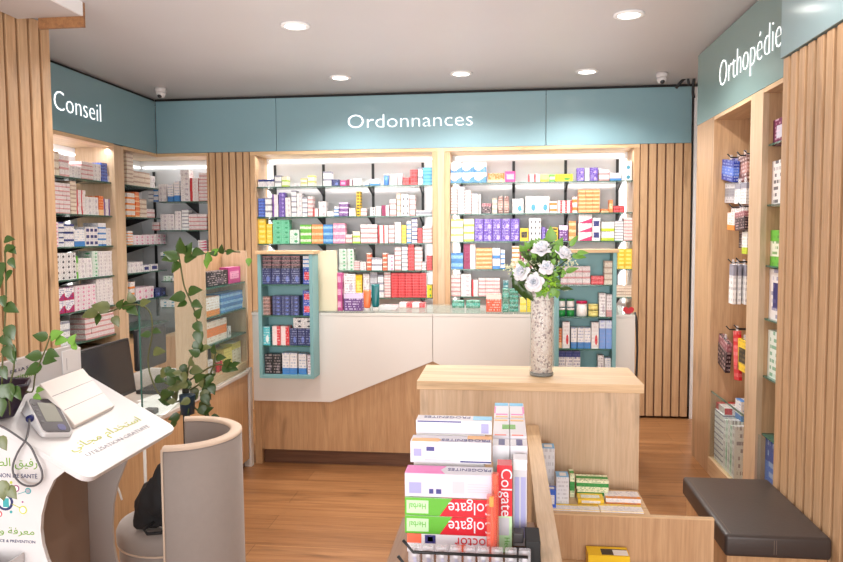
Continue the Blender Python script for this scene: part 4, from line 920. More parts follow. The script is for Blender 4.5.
for c, (ua, ub, lab) in enumerate(((492.5, 509.6, 'left'), (510.2, 527.3, 'right'))):
    xa, xb_ = xq(ua, 1.73)-.0, xq(ub, 1.73)
    tpb(lab + ' front toothpaste box lying end-on towards the camera, blue stripe on white', xa, xb_, 1.72, .06, 1.0006, .042, 'tp_white', 'tp_white', td=[(.35, .72, .1, .9, 'tp_navy')])
    tpb(lab + ' middle toothpaste box lying lengthwise with a green mark on white', xa, xb_, 1.785, .17, 1.0006, .048, 'tp_white', 'tp_white', td=[((.55, 1) if c == 0 else (0, .35)) + (.38, .62, 'tp_green'), (.1, .8, .02, .06, 'tp_salmon'), (.05, .9, .85, .93, 'tp_orange')])
    tpb(lab + ' rear toothpaste box lying lengthwise with blue and magenta ends', xa, xb_, 1.96, .18, 1.0006, .048, 'tp_white', 'tp_white', td=[(.0, .95, .8, .98, 'tp_blue'), ((.0, .1) if c == 0 else (.88, 1)) + (.3, .72, 'tp_pink'), (.1, .9, .2, .26, 'tp_pink'), (.1, .9, .05, .12, 'tp_orange')])
# hanging toothbrush packs and hook rods
def pack(label, x0, x1, y, z0, z1, bm_, hm_, grp, red=False):
    e = empty('toothbrush_pack', ((x0+x1)/2, y, z0), label, 'toothbrush pack', grp); w = x1-x0; xm_ = (x0+x1)/2
    bx('blister', 'clearred' if red else 'clear', x0, x1, y, y+.018, z0, z1-.004, e, .003)
    MB().tube([(xm_, y+.009, z0+.004), (xm_+.002, y+.009, (z0+z1)/2), (xm_, y+.008, z1-.03)], [.003, .0045, .003], 8).build('handle', bm_, e)
    bx('brush_head', hm_, xm_-.005, xm_+.005, y+.003, y+.014, z1-.03, z1-.008, e, .002)
M['clearred'] = mat('tinted red blister', srgb(245, 120, 100), .1, alpha=.4, noise=.02)
zr = .886; yr = 1.50
for i in range(9):
    u = 413+i*14; x = atY(u, 550, yr).x
    pack(f'clear toothbrush pack with blue and white brush, {ORD[i+1]} from the left in the hanging row', x-.013, x+.013, yr+.012, .80, zr-.006, 'tp_navy' if i % 2 else 'tp_lav', 'tp_white', 'toothbrush packs hanging in a row at the bottom')
e = empty('hook_rail', (-.1, yr, zr), 'black hooked rail above the row of clear toothbrush packs', 'rail')
a = atY(403, 540, yr); b_ = atY(413, 552, yr); c_ = atY(528, 555, yr)
MB().tube([a, b_, (c_.x, yr, b_.z)], .0035, 8).build('rod', 'black', e)
a2 = atY(398, 556, yr-.08); b2 = atY(406, 566, yr-.08); MB().tube([a2, b2, (b2.x+.2, yr-.08, b2.z)], .0035, 8).build('rod', 'black', e)
pack('red and yellow toothbrush pack hanging in front of the lying toothpaste stack', atY(486.5, 500, 1.545).x, atY(496.5, 500, 1.545).x, 1.545, .835, .985, 'tp_salmon', 'tp_yel', 'red toothbrush packs', True)
pack('taller red toothbrush pack just left of the upright red toothpaste box', atY(491.5, 500, 1.578).x, atY(499, 500, 1.578).x, 1.572, .85, 1.025, 'tp_salmon', 'tp_salmon', 'red toothbrush packs', True)
M['bracketgrey'] = mat('charcoal hook plastic', srgb(58, 54, 56), .55, noise=.05)
e = empty('shelf_bracket', (.06, 1.62, .80), 'dark grey plastic hook bracket fixed to the partition board', 'bracket')
bx('clip', 'bracketgrey', atY(513.5, 530, 1.56).x, atY(524, 530, 1.56).x, 1.58, 1.615, .862, .885, e, .003); bx('clip', 'bracketgrey', atY(514, 550, 1.50).x, atY(527, 550, 1.50).x, 1.53, 1.575, .826, .858, e, .003)
bx('wall_plate', 'dark', atY(525, 545, 1.6).x, xb0-.001, 1.54, 1.62, .824, .885, e, .002)

# ------------------------------------------------------------------ bench
e = empty('bench', (.98, 3.0, 0), 'low oak bench with a dark brown leather cushion against the slatted wall', 'bench')
bx('base', 'oak_deep', 0.815, 1.165, 2.70, 3.30, 0, .368, e, .002)
m_ = MB().box(.800, 1.171, 2.675, 3.32, .369, .452); c_ = m_.build('cushion', 'leather', e); md = c_.modifiers.new('b', 'BEVEL'); md.width = .014; md.segments = 4
for f in c_.data.polygons: f.use_smooth = True
M['stitch'] = mat('tan stitching', srgb(120, 104, 92), .7, noise=.05)
bx('stitching', 'stitch', .970, .9715, 2.6742, 2.6748, .385, .438, c_); bx('stitching', 'stitch', .978, .9795, 2.6742, 2.6748, .385, .438, c_)
bx('stitching', 'stitch', .822, .8235, 2.69, 3.30, .4518, .4526, c_)

# ------------------------------------------------------------------ tub chair
cx, cy, R0 = -1.252, 2.62, .238; a0, a1 = R_(-80), R_(110)
e = empty('tub_chair', (cx, cy, 0), 'taupe velvet tub chair with curved wraparound back and cream piping', 'chair')
bk = MB(); n = 40; th = .048; zt = .80
for prof_r in (1,):
    ring = [[], [], [], []]
    for k in range(n+1):
        t = a0+(a1-a0)*k/n; c, s = math.cos(t), math.sin(t)
        for j, (r, z) in enumerate(((R0, .02), (R0-.004, zt-.012), (R0-th+.002, zt-.012), (R0-th, .02))): ring[j].append(bk.bm.verts.new((cx+r*c, cy+r*s, z)))
    for k in range(n):
        for j in range(4):
            f = bk.bm.faces.new((ring[j][k], ring[j][k+1], ring[(j+1) % 4][k+1], ring[(j+1) % 4][k])); f.smooth = True
    bk.bm.faces.new([ring[j][0] for j in range(4)]); bk.bm.faces.new([ring[3-j][n] for j in range(4)])
bmesh.ops.recalc_face_normals(bk.bm, faces=bk.bm.faces[:]); bo = bk.build('backrest', 'fabric', e, .008)
MB().lathe([(R0-th+.001, zt-.0125), (R0-th, zt-.004), (R0-th+.008, zt+.001), (R0-.012, zt+.001), (R0-.003, zt-.004), (R0-.003, zt-.0125)], cx, cy, 40, 0, a0, a1).build('top_band', 'piping', e)
for t in (a0,):
    c, s = math.cos(t), math.sin(t)
    MB().tube([(cx+(R0-.002)*c, cy+(R0-.002)*s, .03), (cx+(R0-.002)*c, cy+(R0-.002)*s, zt-.005)], .004, 8).build('piping', 'piping', bo)
MB().lathe([(.185, .02), (.19, .36), (.19, .38)], cx-.045, cy, 40).build('seat_base', 'fabric', e)
MB().lathe([(.188, .381), (.199, .392), (.2, .43), (.19, .452), (.15, .462), (.0001, .464)], cx-.045, cy, 40).build('seat_cushion', 'fabric', e)
MB().tube([(cx-.045+.193*math.cos(t), cy+.193*math.sin(t), .381) for t in [2*math.pi*k/40 for k in range(41)]], .004, 8).build('piping', 'piping', e)
# black bag on the seat
bm_ = MB(); bmesh.ops.create_icosphere(bm_.bm, subdivisions=4, radius=1)
for v in bm_.bm.verts:
    c = v.co; k = 1+.12*math.sin(5*c.x+3*c.z)+.10*math.sin(7*c.y-4*c.z+1)+.05*math.sin(15*c.z+9*c.x)
    c *= k; 
    v.co = Vector((-1.275+c.x*.072*(1-.2*c.z)+.035*c.z, 2.49+c.y*.055, .588+max(c.z, -.95)*.125))
for f in bm_.bm.faces: f.smooth = True
e = empty('black_bag', (-1.27, 2.5, .465), 'crumpled black cloth bag standing on the tub chair seat', 'bag')
bm_.build('body', 'bag', e)
MB().tube([(-1.285, 2.46, .50), (-1.31, 2.43, .485), (-1.29, 2.42, .473), (-1.24, 2.43, .475), (-1.225, 2.46, .50)], .006, 8).build('strap', 'bag', e)

# ------------------------------------------------------------------ left desk
ZD = .66; xd = -1.695
e = empty('pharmacy_desk', (-2.05, 3.6, 0), 'long desk with white stone top and oak front along the left side', 'desk')
bx('desk_top', 'stone', -2.42, xd, 2.45, 4.60, ZD-.022, ZD, e, .002)
bx('front_panel', 'oak_deep', xd-.03, xd-.012, 2.50, 4.59, .06, ZD-.023, e)
bx('end_panel', 'white_lam', -2.40, xd-.005, 4.602, 4.62, 0, ZD, e, .001)
bx('end_post', 'white_lam', xd-.02, xd+.0, 4.60, 4.645, 0, ZD+.01, e, .001)
bx('kickboard', 'kick', xd-.06, xd-.045, 2.50, 4.59, 0, .06, e)
bx('end_panel', 'white_lam', -2.40, xd-.035, 2.46, 2.478, 0, ZD-.023, e, .001)
o = bx('glass_screen', 'glass', xd-.018, xd-.012, 3.20, 4.58, ZD+.001, 1.245, None); tag(o, 'clear glass screen standing along the front edge of the left desk', 'glass screen')
M['glasscut'] = mat('green cut edge of glass', srgb(60, 110, 100), .1, alpha=.8, noise=.05)
bx('cut_edge', 'glasscut', xd-.0185, xd-.0115, 3.193, 3.1995, ZD+.001, 1.245, o)
o['kind'] = 'thing'
def monitor(label, x, y0, y1, z0, z1, tilt=-.12):
    e = empty('computer_monitor', (x, (y0+y1)/2, ZD), label, 'monitor'); ym = (y0+y1)/2
    T = Matrix.Translation((x, 0, z0)) @ Matrix.Rotation(tilt, 4, 'Y') @ Matrix.Translation((-x, 0, -z0))
    bx('casing', 'blackpl', x-.03, x, y0, y1, z0, z1, e, .004, T); bx('screen', 'screen', x, x+.002, y0+.012, y1-.012, z0+.02, z1-.012, e, 0, T)
    bx('stand', 'blackpl', x-.05, x-.031, ym-.03, ym+.03, ZD+.012, z0+.1, e, .003); bx('foot', 'blackpl', x-.13, x+.06, ym-.11, ym+.11, ZD+.001, ZD+.012, e, .003)
monitor('large dark monitor on the left desk behind the white kiosk', -2.02, 3.22, 3.72, .70, 1.00)

o = bx('keyboard', 'blackpl', -2.08, -1.94, 3.82, 4.2, ZD+.001, ZD+.022, None, .004); tag(o, 'black keyboard on the left desk in front of the oak rack', 'keyboard')
for i, (x, y, r, lab) in enumerate(((-1.82, 3.50, .2, 'white paper sheet on the desk beside the glass screen edge'), (-1.86, 3.78, -.15, 'white paper sheet on the desk in front of the keyboard'))):
    e = bx('paper_sheet', 'paper', -.105, .105, -.148, .148, 0, .0015); e.location = (x, y, ZD+.001); e.rotation_euler = (0, 0, r); tag(e, lab, 'paper sheet', 'papers on the left desk')
e = bx('folder', mat('blue cardboard folder', srgb(60, 90, 150), .5, noise=.05), -.09, .09, -.13, .13, 0, .012); e.location = (-1.88, 3.22, ZD+.001); e.rotation_euler = (0, 0, .1); tag(e, 'blue folder lying on the left desk under the large monitor', 'folder')
e = bx('phone', 'greypl', -1.80, -1.74, 3.36, 3.42, ZD+.001, ZD+.03, None, .006); tag(e, 'small dark desk device beside the glass screen edge', 'device')
# base units below the wall shelves
e = bx('base_cabinet', 'oak', -3.48, -3.02, 4.40, 6.1, 0, .68, None, .001); tag(e, 'oak base cabinet under the left wall shelves behind the monitors', 'cabinet')
e = bx('base_cabinet', 'oak', -3.015, -2.64, 5.95, 6.48, 0, .68, None, .001); tag(e, 'oak base cabinet under the corner shelves beside the slatted panel', 'cabinet')
e = empty('office_chair', (-2.55, 4.9, 0), 'added dark office chair standing in for reflections behind the left desk', 'chair')
bx('backrest', 'blackpl', -2.60, -2.54, 4.75, 5.15, .60, .90, e, .02); bx('seat', 'greypl', -2.80, -2.40, 4.72, 5.18, .44, .50, e, .02)  # made dark to stand in for dark reflections in the glass screen
MB().tube([(-2.6, 4.95, .06), (-2.6, 4.95, .44)], .02).build('column', 'black', e); 
for k in range(5):
    t = 2*math.pi*k/5; MB().tube([(-2.6, 4.95, .07), (-2.6+.24*math.cos(t), 4.95+.24*math.sin(t), .02)], .016).build('leg', 'black', e)
bx('back_bar', 'black', -2.63, -2.601, 4.93, 4.97, .44, .8, e)

# ------------------------------------------------------------------ health kiosk
Pk = atZ(89, 480, .90); yk0 = Pk.y; Lb = .527; La = .39; ang = R_(29.1); slope = math.tan(ang); xk = Pk.x; yk1 = yk0+Lb
Xb = xk-La*math.cos(ang)
# local frame: a = up the slope (away from the user), b = along +Y, n = surface normal
ea = Vector((-math.cos(ang), 0, math.sin(ang))); eb = Vector((0, 1, 0)); en = Vector((math.sin(ang), 0, math.cos(ang)))
O_ = Vector((xk, yk0, .90))
def T3(a, b, n=0): return O_+ea*a+eb*b+en*n
def tb(u, v):
    r = ray(u, v); o0 = Vector((0, 0, H)); t = (O_-o0).dot(en)/r.dot(en); p = o0+r*t-O_; return p.dot(ea), p.dot(eb)
BLz = .90+La*math.sin(ang)
e = empty('health_kiosk', ((xk+Xb)/2, (yk0+yk1)/2, 0), 'white health check kiosk with tilted table, printed side panel and backboard', 'kiosk')
def slab(pts, n0, n1, name, m, parent, bevel=0):
    b = MB(); A = [b.bm.verts.new(T3(p[0], p[1], n0)) for p in pts]; B = [b.bm.verts.new(T3(p[0], p[1], n1)) for p in pts]
    b.bm.faces.new(A); b.bm.faces.new(B[::-1]); n = len(pts)
    for i in range(n): b.bm.faces.new((A[i], B[i], B[(i+1) % n], A[(i+1) % n]))
    bmesh.ops.recalc_face_normals(b.bm, faces=b.bm.faces[:]); return b.build(name, m, parent, bevel)
rc = .035; pts = []
for (ca, cb_, s) in ((rc, rc, 180), (rc, Lb-rc, 90)):
    rng = [180+15*k for k in range(7)] if s == 180 else [90+15*k for k in range(7)][::-1]
    rng = [math.radians(q) for q in ([270-15*k for k in range(7)] if s == 180 else [180-15*k for k in range(7)])]
    pts += [(ca+rc*math.cos(q), cb_+rc*math.sin(q)) for q in rng]
pts += [(La, Lb), (La, 0)]
tt = slab(pts, -.016, 0, 'table_top', 'white_gloss', e, .002)
bt_ = MB(); zt = atX(81, 343, Xb).z; zb0 = .2
bp = [(yk0-.12, zb0), (yk1-.004, zb0), (yk1-.004, zt-.03)]+[(yk1-.034+.03*math.cos(math.radians(q)), zt-.03+.03*math.sin(math.radians(q))) for q in (20, 45, 70, 90)]+[(yk0-.12, zt)]
bb_ = bt_.prism(bp, 'X', Xb-.018, Xb).build('backboard', 'white_gloss', e, .001)
sy = yk1-.11
bx('side_strip', 'white', Xb, Xb+.004, sy, yk1-.008, BLz+.01, zt-.012, e, .001); bx('pen_slot', 'greyprint', Xb+.004, Xb+.0045, sy+.02, sy+.022, BLz+.02, BLz+.06, e)
text('lettering', 'PROFESSIONNEL DE LA SANTÉ', 'navy', .0135, (Xb+.001, yk0-.02, zt-.037), (0, 1, 0), (0, 0, 1), bb_, .0003, width=.33)
text('lettering', "De l'exactitude", 'greenprint', .025, (Xb+.001, yk0+.06, zt-.062), (0, 1, 0), (0, 0, 1), bb_, .0003, width=.22)
# printed side panel with a round cut-out, and its twin on the far side
def sidep(Y, thick, name, m, q):
    q = [(atY(u, v, Y).x, atY(u, v, Y).z) for u, v in q]
    zl = .90-.020; tx = q[0][0]+.004
    poly = [(Xb+.001, zl+(xk-Xb-.001)*slope), (tx, zl+(xk-tx)*slope)]+q+[(q[-1][0], .0), (Xb+.001, .0)]
    return MB().prism(poly, 'Y', Y, Y+thick).build(name, m, e)
M['inner'] = mat('kiosk inside shade taupe', srgb(150, 130, 116), .6, noise=.04)  # shade inside the kiosk, put into the colour as taupe
M['innerg'] = mat('kiosk inside shade grey', srgb(178, 170, 166), .6, noise=.04)  # far side panel, inner shade put into the grey
sp_ = sidep(yk0+.006, .012, 'side_panel', 'white_gloss', [(66, 470), (54, 480), (46, 497), (41.5, 515), (40.5, 530), (42.5, 545), (47, 560), (56, 578), (68, 600)])
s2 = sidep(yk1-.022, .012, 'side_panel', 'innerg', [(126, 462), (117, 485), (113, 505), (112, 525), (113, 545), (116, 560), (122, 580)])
xi = atY(88.5, 510, yk1-.023).x
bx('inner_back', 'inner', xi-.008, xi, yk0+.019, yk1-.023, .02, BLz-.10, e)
Ys = yk0+.0055
def ptxt(u, v, body, m, size, w_px, align='RIGHT'):
    p = atY(u, v, Ys); p0 = atY(u-w_px, v, Ys); w = p.x-p0.x
    text('lettering', body, m, size, (p0.x, Ys, p.z), (1, 0, 0), (0, 0, 1), sp_, .0003, width=w)
def ar(*cps): return ''.join(chr(c) for c in reversed(cps))
sc_ = 1.0
ptxt(37, 478.5, 'COMPAGNON DE SANTÉ', 'navy', .0165, 62)
ptxt(37, 467, ar(0xFEAD, 0xFED3, 0xFEF4, 0xFED6, 0x20, 0xFE8D, 0xFEDF, 0xFEBC, 0xFEA4, 0xFE94), 'greenprint', .032, 56)
ptxt(34, 535, ar(0xFEE3, 0xFECC, 0xFEAE, 0xFED3, 0xFE94, 0x20, 0xFEED, 0x20, 0xFEED, 0xFED7, 0xFE8E, 0xFEF3, 0xFE94), 'greenprint', .025, 60)
ptxt(35, 543.5, 'CONNAISSANCE & PRÉVENTION', 'navy', .011, 62)
def circ(u, v, r, m, m2=None):
    p = atY(u, v, Ys); b = MB().lathe([(r, -.0004), (r, .0004)], 0, 0, 24); o = b.build('print', m, sp_); o.matrix_basis = Matrix.Translation((p.x, Ys+.0003, p.z)) @ Matrix.Rotation(math.pi/2, 4, 'X')
    if m2:
        b = MB().lathe([(r*.7, -.0004), (r*.7, .0006)], 0, 0, 24); o = b.build('print', m2, sp_); o.matrix_basis = Matrix.Translation((p.x, Ys-.0001, p.z)) @ Matrix.Rotation(math.pi/2, 4, 'X')
circ(16, 488.5, .0095, 'purpleprint', 'whiteprint'); circ(28, 491, .0088, 'tealprint', 'greyprint'); circ(23, 510, .0115, 'limeprint', 'whiteprint'); circ(5, 502, .024, 'navy', 'whiteprint'); circ(11, 512, .004, 'tealprint'); circ(11, 482.5, .004, 'limeprint'); circ(22.5, 502, .0025, 'purpleprint'); circ(-1, 514, .009, 'redprint', 'whiteprint'); circ(16, 488.5, .004, 'purpleprint')
for (u0, v0, u1, v1, m) in ((18, 494, 26, 491.5, 'tealprint'), (12, 504, 20, 508, 'limeprint'), (12, 497, 15, 491, 'purpleprint')):
    p, q = atY(u0, v0, Ys), atY(u1, v1, Ys); MB().tube([(p.x, Ys, p.z), (q.x, Ys, q.z)], .0010, 6).build('print', m, sp_)
bx('print', 'tealprint', atY(3, 500, Ys).x, atY(9, 500, Ys).x, Ys-.0012, Ys-.0005, atY(5, 507, Ys).z, atY(5, 498, Ys).z, sp_)
# table lettering
a1_, b1_ = tb(72, 452); a2_, b2_ = tb(140, 418)
def ttxt(u0, v0, u1, v1, body, m, size):
    a, b = tb(u0, v0); a2, b2 = tb(u1, v1); X = (T3(a2, b2)-T3(a, b)); text('lettering', body, m, size, T3(a, b, .0008), X, en.cross(X), tt, .0002, width=X.length)
ttxt(72, 452, 141, 420.5, ar(0xFE8D, 0xFEB3, 0xFE98, 0xFEA8, 0xFEAA, 0xFE8D, 0xFEE1, 0x20, 0xFEE3, 0xFEA0, 0xFE8E, 0xFEE7, 0xFEF2), 'limeprint', .036)
ttxt(88, 457, 150, 427, 'UTILISATION GRATUITE', 'greyprint', .02)

# wrapped white carton on the kiosk table
def wedge(name, m, parent, cs, hs, n0=.0008, bevel=.002):
    b = MB(); A = [b.bm.verts.new(T3(p[0], p[1], n0)) for p in cs]; B = [b.bm.verts.new(T3(p[0], p[1], n0+h)) for p, h in zip(cs, hs)]
    b.bm.faces.new(A); b.bm.faces.new(B); n = len(cs)
    for i in range(n): b.bm.faces.new((A[i], B[i], B[(i+1) % n], A[(i+1) % n]))
    bmesh.ops.recalc_face_normals(b.bm, faces=b.bm.faces[:]); return b.build(name, m, parent, bevel)
c0 = Vector(tb(73.5, 429)); c1 = Vector(tb(113, 409)); dd = (c1-c0); nn_ = Vector((dd.y, -dd.x)).normalized()
if nn_.x < 0: nn_ = -nn_
L_ = .15; M['wrap'] = mat('cream white wrapped card', srgb(236, 228, 222), .3, noise=.03)
cs = [c0, c1, c1+nn_*L_, c0+nn_*L_]
eW = empty('wrapped_box', T3(*c0), 'white wedge shaped box wrapped in clear film on the kiosk table', 'box')
wo = wedge('body', 'wrap', eW, cs, [.012, .012, .07, .07])
for k in (.35, .68):
    s0 = c0.lerp(c1, .02)+nn_*L_*k; s1 = c0.lerp(c1, .98)+nn_*L_*k; h = .012+.058*k
    MB().tube([T3(s0.x, s0.y, h+.0008), T3(s1.x, s1.y, h+.0008)], .0009, 6).build('seam', 'greyprint', eW)

# blood pressure monitor
c = Vector(tb(46, 424)); th_ = R_(27.8)
ax = Vector((math.cos(th_), math.sin(th_))); bx_ = Vector((-math.sin(th_), math.cos(th_)))     # ax: up slope-ish, bx: along
hl, hw = .070, .048
e = empty('blood_pressure_monitor', T3(c.x, c.y), 'white blood pressure monitor with dark face and grey display on the kiosk table', 'blood pressure monitor')
def loc2(p, q): r = c+ax*p*hl+bx_*q*hw; return r
def rr(p0, p1, q0, q1, r=.25, n=5):
    out = []
    for (cp, cq, s) in ((p1-r, q1-r, 0), (p0+r, q1-r, 90), (p0+r, q0+r, 180), (p1-r, q0+r, 270)):
        for k in range(n): t = math.radians(s+90*k/(n-1)); out.append(loc2(cp+r*math.cos(t), cq+r*math.sin(t)))
    return out
hf = lambda v: .014+.026*(((v-c).dot(ax)/hl)+1)/2
o1 = rr(-1, 1, -1, 1); wedge('body', 'white_gloss', e, o1, [hf(v) for v in o1])
o2 = rr(-.93, .97, -.88, .88); wedge('face_plate', mat('charcoal face plate', srgb(62, 54, 60), .3, noise=.03), e, o2, [hf(v)+.0012 for v in o2], bevel=0)
o3 = rr(-.35, .72, -.45, .62, .05); wedge('display', mat('grey liquid crystal display', srgb(150, 150, 138), .2, noise=.02), e, o3, [hf(v)+.0022 for v in o3], bevel=0)
o4 = rr(-.82, -.5, .1, .6, .15); wedge('button', mat('indigo button', srgb(80, 76, 130), .35, noise=.02), e, o4, [hf(v)+.0024 for v in o4], bevel=0)
for k in range(4):
    o5 = rr(.55-.32*k, .68-.32*k, -.78, -.58, .05); wedge('button', 'greypl', e, o5, [hf(v)+.0022 for v in o5], bevel=0)
q = loc2(.05, -1.0); p0 = T3(q.x, q.y, .018)
MB().tube([p0+eb*.004, p0-eb*.014], .010, 12).build('hose_plug', mat('dark blue hose plug', srgb(24, 30, 90), .4, noise=.03), e)
# hose looping down over the printed panel
hp_ = [p0-eb*.014, p0-eb*.03-ea*.015, T3(tb(27, 436)[0], tb(27, 436)[1], .004)]
yf_ = yk0-.012
for (u, v) in ((25, 441), (18, 452), (13, 465), (14, 475), (22, 484), (33, 486), (41, 481), (42, 472), (37, 460), (30, 446), (20, 438), (8, 430), (-4, 424)): hp_.append(atY(u, v, yf_))
def smooth(ps, n=5):
    out = []; ps = [Vector(p) for p in ps]
    for i in range(len(ps)-1):
        p_ = ps[max(i-1, 0)]; a = ps[i]; b = ps[i+1]; d = ps[min(i+2, len(ps)-1)]
        for k in range(n):
            t = k/n; out.append(.5*((2*a)+(b-p_)*t+(2*p_-5*a+4*b-d)*t*t+(3*a-p_-3*b+d)*t*t*t))
    return out+[ps[-1]]
o = MB().tube(smooth(hp_), .0028, 8).build('air_hose', 'cable'); tag(o, 'grey air hose looping from the blood pressure monitor down the kiosk panel', 'hose')
# tray at the kiosk bottom left
e = empty('leaflet_tray', (-1.27, yk0-.06, .7), 'small white tray on the kiosk front at the bottom left corner', 'tray')
p, q = atY(-6, 553, yk0-.01), atY(21, 552, yk0-.01)
for (x0, x1, ya_, yb2) in ((p.x, q.x, yk0-.09, yk0-.086), (p.x, p.x+.004, yk0-.086, yk0), (q.x-.004, q.x, yk0-.086, yk0)): bx('side', 'white_gloss', x0, x1, ya_, yb2, p.z-.05, p.z, e)
bx('bottom', 'white_gloss', p.x, q.x, yk0-.086, yk0, p.z-.053, p.z-.05, e)
# white charging cables under the table
cb2 = []
for (u, v) in ((120, 455), (113, 466), (112, 478), (118, 488), (122, 500)): cb2.append(atY(u, v, 2.30))
o = MB().tube(smooth(cb2), .0035, 8).build('white_cable', 'cablew'); tag(o, 'curved white cable hanging under the kiosk table beside the chair', 'cable')
o = MB().tube([atY(144.5, 449, 2.95), (atY(144.5, 449, 2.95).x, 2.95, .0)], .007, 8).build('kiosk_stay', 'cablew'); tag(o, 'thin white upright stay between the kiosk table and the tub chair', 'stay')

# ------------------------------------------------------------------ plants
def vine_plant(name_label, Y, stems, leaves, base=None, pot=None, mats=('leaf', 'leaf_v', 'leaf_l')):
    e = empty('pothos_plant', base, name_label, 'plant')
    sm = MB(); lm = MB()
    for s in stems: sm.tube(smooth([atY(u, v, Y+dy) for u, v, dy in s], 4), .0028*Y/2.2, 6)
    for (u, v, dy, sz, deg, mi) in leaves:
        c = atY(u, v, Y+dy); a = R_(deg); sz *= .8; d = RV*math.cos(a)+Vector((0, 0, 1))*math.sin(a)+Vector((0, -.35, 0))
        lm.leaf(c, d, sz*Y/720, (random.uniform(-.3, .3), -1, .55), mi, .40, .25)
    sm.build('stems', 'stem', e); lm.build('leaves', list(mats), e); return e
random.seed(11)
Yp = 3.12
e = vine_plant('climbing pothos plant with long leafy vines on a dark pole behind the tub chair', Yp,
  [[(186, 398, 0), (188, 370, 0), (196, 345, 0), (197, 320, .02), (190, 300, 0), (184, 285, 0), (180, 262, 0), (178, 252, 0)],
   [(183, 400, 0), (172, 402, -.02), (160, 395, -.03), (152, 380, -.02), (148, 360, 0), (152, 335, 0), (151, 315, 0), (143, 306, 0), (128, 305, 0), (108, 312, 0), (88, 314, 0)],
   [(190, 390, 0), (205, 380, -.03), (212, 370, -.03), (216, 352, 0)], [(186, 400, 0), (200, 412, -.02), (212, 418, -.03)], [(185, 400, 0), (180, 415, 0), (176, 422, 0)],
   [(190, 380, 0), (215, 365, -.04), (232, 368, -.05)]],
  [(178, 258, 0, 20, 150, 0), (183, 254, 0, 22, 100, 0), (180, 262, 0, 18, -130, 0), (186, 256, 0, 20, 65, 0), (192, 252, 0, 18, 0, 0), (180, 256, 0, 24, 185, 0), (184, 260, 0, 18, 20, 0),
   (188, 292, 0, 20, 15, 0), (192, 302, 0, 16, -20, 0), (186, 296, 0, 22, 185, 0), (187, 302, 0, 14, 200, 0), (195, 322, 0, 18, -50, 0), (197, 330, 0, 20, -70, 0), (196, 318, 0, 16, 60, 0), (199, 340, 0, 18, -100, 0), (198, 350, 0, 16, 20, 0), (195, 342, 0, 16, -60, 0),
   (110, 309, 0, 24, 160, 1), (98, 312, 0, 22, 190, 1), (122, 306, 0, 18, 10, 0), (118, 309, 0, 16, 60, 0), (128, 307, 0, 18, -30, 0), (100, 314, 0, 16, -110, 0), (114, 316, 0, 16, -60, 1), (140, 304, 0, 16, 20, 1), (133, 303, 0, 16, 100, 1),
   (151, 334, 0, 14, 180, 0), (153, 330, 0, 12, -10, 0), (153, 352, 0, 18, 10, 1), (160, 374, 0, 20, 20, 1), (155, 378, 0, 16, -10, 0), (160, 396, -.03, 20, 20, 0), (172, 402, -.02, 18, 160, 0),
   (205, 381, -.03, 18, 40, 0), (214, 354, 0, 14, 90, 0), (216, 358, 0, 14, 10, 0), (222, 366, -.05, 22, -5, 0), (232, 366, -.05, 12, 30, 0), (210, 418, -.03, 18, -5, 0), (203, 412, -.02, 16, 30, 0), (180, 416, 0, 16, 190, 0), (176, 420, 0, 14, -120, 0)] +
  [(192+random.gauss(0, 13), 381+random.gauss(0, 12), random.uniform(-.08, .05), random.uniform(11, 18), random.uniform(-180, 180), random.choice((0, 1, 1, 0))) for _ in range(52)],
  base=(atY(186, 400, Yp).x, Yp, 0))
pp = atY(186, 400, Yp); MB().tube([(pp.x, Yp, .01), (pp.x, Yp, .90)], .016, 12).build('moss_pole', 'moss', e)
MB().lathe([(.07, .0), (.095, .2), (.10, .22), (.085, .22)], pp.x, Yp, 28).build('pot', 'potblue', e)
MB().lathe([(.08, .2), (.05, .205)], pp.x, Yp, 20).build('soil', 'soil', e)
o_ = MB().lathe([(.030, .745), (.036, .83), (.033, .835)], pp.x+.02, Yp-.03, 20).build('water_bottle', 'potblue', e)

